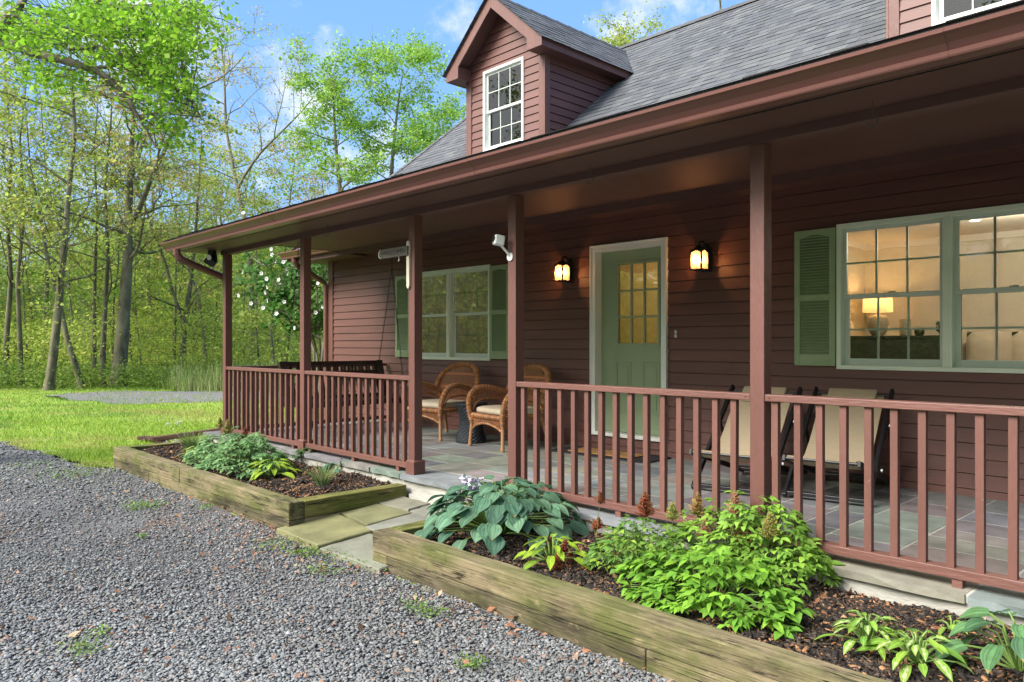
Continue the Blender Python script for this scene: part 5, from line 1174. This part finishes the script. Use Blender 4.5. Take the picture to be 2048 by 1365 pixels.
def tuft(u, v, n, h, r, cols, label, seed, heads=()):
    zb = -.12; p = onZ(u, v, zb); t = thing('grass_tuft', (p.x, p.y, zb), label, 'plant', 'strappy tufts in the far bed'); rng = random.Random(seed); m = MB()
    for i in range(n):
        a = rng.uniform(0, 6.28); L_ = h*rng.uniform(.6, 1.1); s = rng.uniform(.3, .95); o = Vector((math.cos(a), math.sin(a), 0)); b = Vector((p.x, p.y, zb))+o*r*rng.random()*.3; m.cur = tuple(x*rng.uniform(.7, 1.3) for x in rng.choice(cols)); sd_ = Vector((-o.y, o.x, 0))*.006; prev = None
        for k in range(5):
            f = k/4; c = b+o*(s*L_*f**1.3)+Vector((0, 0, L_*(f-.35*s*f*f*f)*.95)); w = sd_*(1-f*.9)
            if prev: m.add([prev[0]-prev[1], prev[0]+prev[1], c+w, c-w], [(0, 1, 2, 3)])
            prev = (c, w)
    m.build('blades', 'leaf', t, tint=True)
    for (fu, fv) in heads:
        e = onY(fu, fv, p.y); m = MB(); m.cur = (.25, .3, .15); m.tube([(p.x+rng.uniform(-.05, .05), p.y, zb), e], .0022, 4, cap=False)
        for i in range(16): c = e+Vector((rng.gauss(0, .018), rng.gauss(0, .018), rng.gauss(0, .014))); m.cur = (.7, .7, .68); m.tube([e, c], [.001, .005], 4)
        m.build('flower_head', 'petal', t, tint=True)
tuft(645, 972, 130, .26, .2, ((.20, .30, .10), (.26, .34, .14), (.42, .36, .17), (.14, .25, .10)), 'spiky strap leaved tuft by the near corner of the far bed', 41)
tuft(385, 902, 150, .32, .3, ((.17, .28, .08), (.24, .32, .12), (.13, .23, .07)), 'strap leaved tuft with white seed heads at the left end of the far bed', 42, heads=((335, 848), (357, 845), (333, 885), (352, 882)))
for i, (u, v) in enumerate(((1125, 1105), (1135, 1120), (1150, 1068), (1115, 1080))):
    pass
astilbe(1120, 1130, .12, .07, .07, 'withered red brown plume heads lying in the small yellow hosta', 8, cols=((.22, .07, .04),), size=.03, plumes=((1100, 1075, .07, (.22, .05, .04)), (1130, 1080, .06, (.24, .06, .04)), (1115, 1108, .08, RUST), (1140, 1100, .06, RUST)), seed=51)
astilbe(1195, 1070, .08, .05, .05, 'withered rusty sprig by the foundation beside the big hosta', 6, cols=((.22, .07, .04),), size=.03, plumes=((1197, 1035, .06, RUST), (1190, 1042, .05, RUST)), seed=52)
# ------------------------------------------------------------------ trees
def tubes_np(paths, n=5):
    """paths: list of (points (k,3), radii (k,)) -> V, F (quads)"""
    Vs, Fs, b = [], [], 0; ang = np.arange(n)*2*np.pi/n; ca, sa = np.cos(ang), np.sin(ang)
    for P, r in paths:
        P = np.asarray(P, float); r = np.asarray(r, float); k = len(P); d = np.gradient(P, axis=0); d /= np.linalg.norm(d, axis=1, keepdims=True)+1e-9
        ref = np.tile(np.array([0., 0, 1]), (k, 1)); ref[np.abs(d[:, 2]) > .85] = (1, 0, 0)
        if abs(d[0, 2]) > .85: ref[:] = (1, 0, 0)
        a = np.cross(d, ref); a /= np.linalg.norm(a, axis=1, keepdims=True)+1e-9; e = np.cross(d, a)
        V = P[:, None, :]+(a[:, None, :]*ca[None, :, None]+e[:, None, :]*sa[None, :, None])*r[:, None, None]
        i = np.arange(k-1)[:, None]*n; j = np.arange(n)[None, :]; q = np.stack([i+j, i+(j+1) % n, i+n+(j+1) % n, i+n+j], -1).reshape(-1, 4)+b
        Vs.append(V.reshape(-1, 3)); Fs.append(q); b += k*n
    return np.concatenate(Vs), np.concatenate(Fs)
DIA = [np.array([(0, 0, 0), (.5, .36, .10), (1, 0, -.04), (.5, -.36, .06)]), np.array([(0, 0, 0), (.4, .42, .02), (1, 0, .10), (.6, -.34, -.05)])]
def leaves_np(P, size, cols, rng, spread=.35):
    n = len(P); s = size*rng.lognormal(0, .28, n); R = rot_zyx(rng.uniform(0, 6.28, n), rng.normal(.25, .55, n), rng.normal(0, .6, n)); cols = np.array(cols)
    return stamp(DIA, q4, P, R, np.stack([s, s, s], 1), cols[rng.integers(0, len(cols), n)]*rng.uniform(.75, 1.25, (n, 1)), rng)
def grow(rng, p, d, L_, r, depth, out, tips, nseg=6, wig=.12, up=.05, kids=(4, 6), shrink=.62, minr=.008, first=.3):
    P = [p.copy()]; R = [r]; dd = d/np.linalg.norm(d)
    for i in range(nseg):
        dd = dd+rng.normal(0, wig, 3)+np.array([0, 0, up]); dd /= np.linalg.norm(dd); p = p+dd*L_/nseg; P.append(p.copy()); R.append(max(minr*.5, r*(1-.72*(i+1)/nseg)))
    out.append((P, R))
    if depth == 0: tips.append(np.array(P)); return
    for k in range(rng.integers(kids[0], kids[1]+1)):
        f = first+(1-first)*rng.random(); i = min(nseg-1, int(f*nseg)); q = P[i]+(P[i+1]-P[i])*(f*nseg-i); t = P[i+1]-P[i]; t = t/np.linalg.norm(t)
        o = rng.normal(0, 1, 3); o -= t*o.dot(t); o /= np.linalg.norm(o); a = rng.uniform(.5, 1.0); nd = t*math.cos(a)+o*math.sin(a)
        grow(rng, q, nd, L_*shrink*rng.uniform(.7, 1.15), max(minr, R[i]*rng.uniform(.45, .7)), depth-1, out, tips, max(3, nseg-1), wig*1.25, up, kids, shrink, minr, .2)
YG = [(.32, .44, .05), (.38, .48, .07), (.25, .39, .045), (.43, .48, .12)]; BRT = [(.22, .44, .04), (.28, .50, .06), (.17, .37, .035), (.33, .53, .09)]
SPR = [(.38, .40, .10), (.46, .38, .13), (.31, .40, .08), (.50, .40, .2), (.27, .37, .08)]; MID = [(.28, .41, .06), (.34, .47, .07), (.22, .34, .05), (.40, .48, .11)]
def tree(pos, label, H=15, r0=.14, lean=(0, 0), path=None, seed=1, nleaf=4200, lsize=.11, cols=MID, limbs=12, crown0=.3, limb_len=.34, bark='bark_grey', forks=(), depth=2, spread=.19, group='trees at the edge of the wood', droop=.02, name='tree', clump=1.0):
    rng = np.random.default_rng(seed); p0 = np.array(pos, float); t = thing(name, tuple(p0), label, 'tree', group); out, tips = [], []; wigv = np.cumsum(rng.normal(0, .035*H/10, (13, 2)), axis=0)
    if path is None: path = [p0+np.array([lean[0]*H*(i/12)**1.1+wigv[i, 0], lean[1]*H*(i/12)**1.1+wigv[i, 1], H*i/12]) for i in range(13)]; path[0] = p0+np.array([0, 0, -.05])
    path = [np.asarray(q, float) for q in path]; k = len(path); r0 *= .78; rad = [r0*(1.35 if i == 0 else 1)*(1-.9*(i/(k-1))**1.15) for i in range(k)]; out.append((path, rad)); tips.append(np.array(path[-3:]))
    for (f, dx, dy, ln) in forks:
        i = min(k-2, int(f*(k-1))); grow(rng, path[i], np.array([dx, dy, 1.0]), ln, rad[i]*.75, 2, out, tips, 8, .08, .04, (5, 7), .5, .01, .25)
    for j in range(limbs):
        f = crown0+(1-crown0)*(j+.5*rng.random())/limbs; i = min(k-2, int(f*(k-1))); q = path[i]+(path[i+1]-path[i])*(f*(k-1)-i); a = j*2.4+rng.uniform(-.4, .4)
        grow(rng, q, np.array([math.cos(a), math.sin(a), rng.uniform(.15, .8)]), H*limb_len*(1-.55*f)*rng.uniform(.7, 1.2), rad[i]*rng.uniform(.3, .5), depth, out, tips, 6, .13, droop, (3, 5), .6, .007)
    V, F = tubes_np(out[:1+len(forks)], 9) if False else tubes_np(out, 6); np_mesh('trunk', V, F, bark, None, t, smooth=True)
    P = []; per = max(1, int(nleaf*1.15)//len(tips))
    for tp_ in tips:
        if rng.random() < .12/clump: continue
        m_ = int(per*rng.lognormal(0, .5)); i = rng.integers(0, len(tp_)-1, m_); f = rng.random((m_, 1)); P.append(tp_[i]*(1-f)+tp_[i+1]*f+rng.normal(0, spread*1.15, (m_, 3))*np.array([1, 1, .38]))
    P = np.concatenate(P); V, F, T = leaves_np(P, lsize, cols, rng); np_mesh('crown', V, F, 'tree_leaf', T, t); return t
YG, BRT, SPR, MID = [[(min(.62, r_*1.14), min(.64, g_*1.04), b_+.02) for r_, g_, b_ in q] for q in (YG, BRT, SPR, MID)]
def at_base(u, dep): q = atD(u, 689, dep); return (q.x, q.y, GZ)
def tpath(base, pts, dep):
    """trunk polyline from measured points of the photograph, all at the tree's own distance"""
    P = [np.array(base)+np.array([0, 0, -.05])]
    for (u, v) in pts: q = atD(u, v, dep); P.append(np.array(q))
    out = []
    for a, b in zip(P, P[1:]):
        for k in range(3): out.append(a+(b-a)*k/3)
    out.append(P[-1]); return out
def ptree(u0, dep, pts, label, **kw): b = at_base(u0, dep); return tree(b, label, path=tpath(b, pts, dep), H=(b[2] and (689-pts[-1][1])/FPX*dep+1.5), **kw)
ptree(97, 25, [(108, 700), (118, 600), (128, 500), (136, 400), (150, 260), (140, 120), (150, -20)], 'tall straight tree with a bare lower trunk at the left edge of the clearing', r0=.20, seed=101, nleaf=3600, cols=MID, limbs=16, crown0=.28, lsize=.10)
ptree(165, 26, [(150, 730), (132, 670), (120, 610), (95, 520), (80, 430), (60, 330), (50, 200)], 'thin tree leaning left across its straighter neighbour, trunk bent near the ground', r0=.15, seed=102, nleaf=2200, cols=YG, limbs=11, crown0=.45)
ptree(187, 28, [(188, 700), (188, 620), (190, 540), (195, 430), (188, 300), (198, 180)], 'slim upright tree close beside two others left of the big forked oak', r0=.13, seed=103, nleaf=2400, cols=YG, limbs=12, crown0=.3)
ptree(205, 27, [(206, 700), (210, 620), (216, 520), (210, 380), (222, 240), (226, 120)], 'slim dark tree standing right against the thick trunk of the big oak', r0=.14, seed=104, nleaf=2200, cols=MID, limbs=11, crown0=.35)
ptree(236, 27, [(243, 690), (250, 600), (255, 520), (257, 430), (262, 330), (266, 240), (272, 140)], 'big oak with the thickest trunk and olive tinted new leaves, forked halfway up', r0=.34, seed=105, nleaf=6000, cols=SPR, limbs=15, crown0=.42, forks=((.55, .9, .3, 6.5), (.68, -.4, .4, 5.5)), limb_len=.30, bark='bark_grey')
ptree(362, 31, [(366, 700), (370, 640), (382, 560), (390, 480), (398, 360), (404, 260)], 'middle sized tree left of the porch corner, splitting low into two stems', r0=.20, seed=106, nleaf=3600, cols=YG, limbs=14, crown0=.25, forks=((.28, -.45, -.1, 7.5),))
ptree(16, 28, [(12, 690), (22, 560), (14, 430), (24, 300), (10, 150), (20, 20)], 'slender grey tree at the far left edge of the photograph', r0=.14, seed=107, nleaf=2800, cols=MID, limbs=13, crown0=.3)
ptree(42, 27, [(40, 690), (35, 560), (48, 430), (40, 280), (56, 140)], 'second slender grey tree from the left edge of the photograph', r0=.13, seed=108, nleaf=2200, cols=YG, limbs=11, crown0=.35)
ptree(412, 33, [(410, 700), (398, 600), (372, 520), (352, 430), (330, 330)], 'pale barked tree leaning left behind the porch downspout', r0=.15, seed=109, nleaf=2000, cols=SPR, limbs=10, crown0=.4, bark='bark_light')
ptree(505, 36, [(503, 600), (498, 480), (475, 380), (452, 260), (448, 140), (440, 70)], 'tall sparse pale barked tree rising above the far porch corner', r0=.22, seed=110, nleaf=3600, cols=SPR, limbs=13, crown0=.42, bark='bark_light', lsize=.10, forks=((.5, .7, .2, 6),))
ptree(690, 34, [(690, 520), (682, 400), (672, 300), (668, 220), (664, 150)], 'bright green tree behind the roof slope, left one of the leafy pair', r0=.22, seed=111, nleaf=9500, cols=BRT, limbs=18, crown0=.42, limb_len=.26, bark='bark_light', spread=.22, lsize=.115)
ptree(790, 35, [(788, 520), (780, 400), (786, 300), (796, 210), (806, 140)], 'bright green tree next to the dormer, right one of the leafy pair', r0=.22, seed=112, nleaf=11000, cols=BRT, limbs=20, crown0=.40, limb_len=.27, bark='bark_light', spread=.22, lsize=.115)
ptree(905, 40, [(905, 520), (900, 400), (892, 300), (880, 220)], 'light green tree mostly hidden behind the dormer and roof', r0=.2, seed=113, nleaf=5200, cols=BRT, limbs=14, crown0=.45, limb_len=.22, bark='bark_light')
ptree(1275, 34, [(1275, 500), (1270, 350), (1265, 220), (1262, 130), (1268, 72)], 'yellow green treetop peeking over the main roof between dormer and ridge', r0=.2, seed=114, nleaf=2600, cols=YG, limbs=16, crown0=.6, limb_len=.16)
ptree(1448, 36, [(1448, 500), (1450, 300), (1444, 120), (1440, -10), (1446, -30)], 'almost leafless treetop above the ridge near the right dormer', r0=.18, seed=115, nleaf=160, cols=YG, limbs=12, crown0=.7, limb_len=.12)
ptree(300, 38, [(300, 640), (296, 540), (306, 420), (300, 300), (312, 210)], 'pale tree further back between the big oak and the forked tree', r0=.16, seed=116, nleaf=2600, cols=SPR, limbs=13, crown0=.3, bark='bark_light')
ptree(575, 40, [(575, 620), (570, 500), (580, 400), (590, 320)], 'yellow green tree behind the porch roof corner', r0=.17, seed=117, nleaf=3600, cols=SPR, limbs=14, crown0=.25)
ptree(450, 42, [(450, 600), (446, 500), (440, 420), (450, 340)], 'low yellow green tree further back behind the downspout', r0=.17, seed=118, nleaf=3600, cols=YG, limbs=14, crown0=.2)
ptree(95, 36, [(92, 600), (100, 450), (88, 300), (80, 180)], 'olive tinted tree further back at the left of the wood', r0=.16, seed=119, nleaf=2800, cols=SPR, limbs=13, crown0=.3, bark='bark_light')
ptree(650, 44, [(650, 600), (640, 480), (648, 400), (640, 330)], 'olive yellow tree low behind the middle of the porch roof', r0=.17, seed=120, nleaf=3000, cols=SPR, limbs=13, crown0=.3)
ptree(545, 27, [(546, 720), (542, 660), (548, 600), (540, 520)], 'small grey trunked tree seen between the first two porch posts', r0=.10, seed=121, nleaf=1600, cols=MID, limbs=9, crown0=.25)
ptree(-60, 26, [(-60, 600), (-50, 400), (-70, 200), (-60, 60)], 'tall tree just outside the left edge, its branches reaching in', r0=.16, seed=122, nleaf=2800, cols=YG, limbs=14, crown0=.25)
# saplings and thin trunks further back in the wood
rngs = np.random.default_rng(77)
LBL = ['thin sapling in the shade of the wood beyond the lawn', 'slender background sapling with pale young leaves', 'thin grey background trunk deep in the wood']
for i in range(16):
    u = [-20, 60, 75, 130, 150, 175, 222, 270, 285, 318, 335, 350, 385, 430, 485, 520][i]; dep = 29+rngs.uniform(0, 10)
    tree(at_base(u, dep), LBL[i % 3], H=rngs.uniform(7, 12), r0=rngs.uniform(.045, .09), lean=(rngs.normal(0, .06), rngs.normal(0, .06)), seed=200+i, nleaf=900, lsize=.10, cols=[YG, MID, BRT][i % 3], limbs=8, crown0=.22, limb_len=.3, depth=1, group='saplings in the wood '+'abc'[i % 3], name='sapling', bark='bark_grey')
YG, BRT, SPR, MID = [[tuple(min(.62, x*1.08) for x in c) for c in q] for q in (YG, BRT, SPR, MID)]
# leafy understorey and distant wood: leaf masses nobody could count
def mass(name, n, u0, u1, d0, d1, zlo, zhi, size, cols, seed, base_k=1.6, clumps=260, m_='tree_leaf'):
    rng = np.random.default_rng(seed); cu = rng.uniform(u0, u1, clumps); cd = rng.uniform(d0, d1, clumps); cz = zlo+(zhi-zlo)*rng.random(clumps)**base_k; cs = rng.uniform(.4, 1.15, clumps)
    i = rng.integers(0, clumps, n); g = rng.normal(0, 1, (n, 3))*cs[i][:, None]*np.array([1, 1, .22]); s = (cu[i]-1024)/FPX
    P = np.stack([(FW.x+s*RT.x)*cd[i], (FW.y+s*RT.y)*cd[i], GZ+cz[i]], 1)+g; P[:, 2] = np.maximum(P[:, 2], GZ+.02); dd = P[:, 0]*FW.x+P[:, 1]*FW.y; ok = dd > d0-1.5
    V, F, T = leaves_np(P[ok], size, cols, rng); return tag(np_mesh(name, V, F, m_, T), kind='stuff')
mass('undergrowth', 44000, -250, 760, 27, 36, 0, 2.6, .09, MID+YG, 301, 1.3, 420)
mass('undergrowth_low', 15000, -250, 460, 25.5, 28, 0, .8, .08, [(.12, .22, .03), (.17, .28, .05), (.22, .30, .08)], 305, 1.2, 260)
mass('woodland_foliage', 60000, -300, 900, 34, 50, .3, 7.5, .17, YG+MID+[(.30, .34, .10)], 302, 1.15, 520)
mass('canopy_foliage', 30000, -300, 640, 37, 50, 5, 13, .14, [(.24, .38, .06), (.30, .44, .07), (.20, .33, .05)], 304, 1.2, 420)
mass('distant_wood', 30000, -500, 1300, 60, 90, 0, 5, .42, [(.26, .38, .10), (.33, .44, .13), (.38, .45, .17)], 303, 1.0, 420)
# trees on the near side of the drive, behind the viewer: they fill the reflections and shade nothing in view
for i, (x, y, h) in enumerate(((-9, -24, 15), (-2, -30, 17), (6, -26, 14), (-18, -22, 16), (-27, -15, 15), (14, -22, 15), (-22, -30, 18), (2, -38, 18), (22, -14, 14))):
    tree((x, y, GZ), 'leafy tree across the drive, seen only in the window reflections', H=h, r0=.2, seed=400+i, nleaf=4200, lsize=.20, cols=MID, limbs=13, crown0=.12, limb_len=.36, group='trees across the drive', spread=.5)
mass('far_hedge', 9000, 0, 1, 1, 2, 0, 1, .3, MID, 1, 1, 10) if False else None
rng = np.random.default_rng(333); n = 120000; a = rng.uniform(math.radians(150), math.radians(400), n); r = rng.uniform(40, 48, n)
P = np.stack([np.cos(a)*r, np.sin(a)*r, GZ+13*rng.random(n)**1.25], 1); ok = (P[:, 1] < 5) ; V, F, T = leaves_np(P[ok], .34, MID, rng); tag(np_mesh('surrounding_wood', V, F, 'tree_leaf', T), kind='stuff')
V_ = []; F_ = []; nh = 60                      # unseen rise added behind the viewer to block bright sky from the reflections
for i in range(nh+1):
    a = math.radians(150+250*i/nh); hh = 9+2*math.sin(i*.9)+1.5*math.sin(i*2.3)
    for (r, z) in ((49, 0), (53, hh*.7), (60, hh), (90, hh*1.1), (140, 0)): V_.append((math.cos(a)*r, math.sin(a)*r, GZ+z-.05))
for i in range(nh):
    for k in range(4): F_.append((i*5+k, i*5+k+1, (i+1)*5+k+1, (i+1)*5+k))
tag(np_mesh('reflection_blocker', V_, F_, 'blocker_green', smooth=True), kind='structure')
# ------------------------------------------------------------------ the near oak whose limbs hang into the picture from the left
def near_oak():
    dep = 9.0; base = at_base(-210, 9.5); t = thing('oak_tree', base, 'mossy limbed oak with vivid green leaves hanging in at the top left', 'tree'); rng = np.random.default_rng(55); out, tips = [], []
    def pl(pts, r0, r1, jit=.0):
        P = [np.array(atD(u, v, d)) for (u, v, d) in pts]; Q = []
        for a, b in zip(P, P[1:]):
            for k in range(4): Q.append(a+(b-a)*k/4+rng.normal(0, .008, 3))
        Q.append(P[-1]); k = len(Q); out.append((Q, [r0+(r1-r0)*i/(k-1) for i in range(k)])); return Q
    trunk = [np.array(base)+np.array([0, 0, -.1])]+[np.array(atD(u, v, 9.4)) for u, v in ((-205, 700), (-190, 500), (-150, 300), (-110, 180))]; out.append((trunk, [.30, .25, .23, .20, .17]))
    A = pl([(-110, 180, 9.4), (-60, 60, 9.3), (0, 84, 9.2), (55, 103, 9.1), (114, 118, 9.0), (186, 136, 8.9), (222, 165, 8.8), (256, 196, 8.8), (280, 245, 8.7), (312, 292, 8.6)], .085, .012)
    B = pl([(-60, 60, 9.3), (-20, 85, 9.2), (4, 62, 9.1), (12, 32, 9.1), (36, 22, 9.1), (50, -10, 9.1), (60, -80, 9.1)], .075, .04)
    Cc = pl([(10, 36, 9.1), (31, 30, 9.0), (60, 36, 9.0), (84, 50, 8.9), (122, 61, 8.9), (172, 70, 8.8), (206, 74, 8.8), (246, 78, 8.7), (330, 70, 8.6)], .035, .008)
    D_ = pl([(72, 45, 8.9), (84, 66, 8.8), (110, 74, 8.8), (135, 92, 8.8)], .02, .008)
    E_ = pl([(140, 98, 9.0), (193, 92, 8.9), (226, 102, 8.8), (258, 116, 8.8), (290, 122, 8.7), (286, 140, 8.7), (272, 152, 8.7)], .026, .008)
    G_ = pl([(50, -60, 9.1), (130, -40, 9.0), (220, 10, 8.9), (300, 20, 8.8), (400, 30, 8.7)], .04, .008)
    H_ = pl([(186, 136, 8.9), (250, 130, 8.8), (320, 160, 8.7), (370, 190, 8.7), (400, 235, 8.7)], .022, .006)
    limbs = [A, B, Cc, D_, E_, G_, H_]
    ell = [(200, 35, 230, 60, .34), (350, 85, 75, 85, .15), (320, 170, 110, 60, .10), (350, 240, 75, 50, .06), (270, 120, 120, 45, .06), (70, 70, 150, 60, .13), (110, 150, 130, 45, .07), (385, 20, 55, 40, .05), (345, 290, 45, 22, .02)]
    w = np.array([e[4] for e in ell]); w = w/w.sum(); allp = np.concatenate([np.array(q) for q in limbs]); P = []
    for i in range(470):
        e = ell[rng.choice(len(ell), p=w)]; a = rng.uniform(0, 6.28); r = min(1.35, abs(rng.normal(0, .62))); d = rng.uniform(7.8, 10.2); tgt = np.array(atD(e[0]+e[2]*r*math.cos(a), e[1]+e[3]*r*math.sin(a), d))
        dist = np.linalg.norm(allp-tgt, axis=1); src = allp[np.argmin(dist+rng.random(len(dist))*.35)]; mid = (src+tgt)/2+rng.normal(0, .07, 3)
        tw = [src, mid, tgt, tgt+(tgt-mid)*.25+np.array([0, 0, -.03])]; out.append((tw, [.006, .004, .0025, .0015])); m_ = rng.integers(18, 40)
        f = rng.random((m_, 1))**.6; P.append(mid*(1-f)+tw[3]*f+rng.normal(0, .10, (m_, 3))*np.array([1, 1, .5]))
    V, F = tubes_np(out, 7); np_mesh('trunk', V, F, 'bark_oak', None, t, smooth=True)
    P = np.concatenate(P); V, F, T = leaves_np(P, .050, [(.22, .44, .03), (.27, .50, .04), (.17, .37, .03), (.34, .55, .06)], rng); np_mesh('crown', V, F, 'tree_leaf', T, t)
near_oak()
# rose of sharon by the house corner: upright stems, broad dark leaves, white flowers with red throats
def rose_bush():
    dep = 14.5; b = np.array(at_base(640, dep)); t = thing('flowering_shrub', tuple(b), 'tall shrub with white flowers growing beside the far corner of the house', 'shrub'); rng = np.random.default_rng(9); out, tips = [], []
    for (pts) in (((632, 700), (618, 640), (590, 590), (560, 545)), ((640, 700), (637, 640), (632, 560), (625, 500)), ((646, 700), (655, 640), (645, 560), (650, 510)), ((634, 710), (610, 670), (575, 640), (545, 600)), ((628, 700), (600, 620), (560, 560), (520, 520))):
        P = [b+rng.normal(0, .06, 3)*np.array([1, 1, 0])]+[np.array(atD(u, v, dep+rng.uniform(-.5, .5))) for u, v in pts]; Q = []
        for a, c in zip(P, P[1:]):
            for k in range(3): Q.append(a+(c-a)*k/3)
        Q.append(P[-1]); n = len(Q); out.append((Q, [.035*(1-.75*i/(n-1)) for i in range(n)]))
        for k in range(9): i = rng.integers(n//3, n-1); a = rng.uniform(0, 6.28); grow(rng, Q[i], np.array([math.cos(a), math.sin(a), .7]), rng.uniform(.5, 1.0), .014, 1, out, tips, 4, .15, .03, (3, 4), .6, .004)
    V, F = tubes_np(out, 6); np_mesh('trunk', V, F, 'bark_light', None, t, smooth=True); P = []
    for tp_ in tips: m_ = rng.integers(12, 26); i = rng.integers(0, len(tp_)-1, m_); f = rng.random((m_, 1)); P.append(tp_[i]*(1-f)+tp_[i+1]*f+rng.normal(0, .07, (m_, 3)))
    P = np.concatenate(P); V, F, T = leaves_np(P, .10, [(.06, .17, .03), (.08, .21, .04), (.05, .13, .025), (.12, .26, .05)], rng); np_mesh('crown', V, F, 'leaf', T, t)
    m = MB(); idx = rng.choice(len(tips), 80, replace=True)
    for i in idx:
        c = Vector(tips[i][-1]+rng.normal(0, .10, 3)+np.array([.06, -.14, 0])); nrm = Vector((rng.normal(.3, .5), -1, rng.normal(.1, .4))).normalized(); a1 = nrm.orthogonal().normalized(); a2 = nrm.cross(a1)
        for k in range(5):
            a = 2*math.pi*k/5; o = a1*math.cos(a)+a2*math.sin(a); s = a2*math.cos(a)-a1*math.sin(a); m.cur = (.80, .80, .80); m.add([c, c+o*.026+s*.021+nrm*.008, c+o*.046+nrm*.014, c+o*.026-s*.021+nrm*.008], [(0, 1, 2, 3)])
        m.cur = (.30, .02, .05); m.lathe([(0, 0), (.010, .001), (.007, .004)], (0, 0, 0), 6, cap=False)
        kk = 18; 
        for q in range(len(m.v)-kk, len(m.v)): x, y, z = m.v[q]; m.v[q] = tuple(c+a1*x+a2*y+nrm*(z+.004))
    m.build('blossoms', 'petal', t, tint=True)
rose_bush()
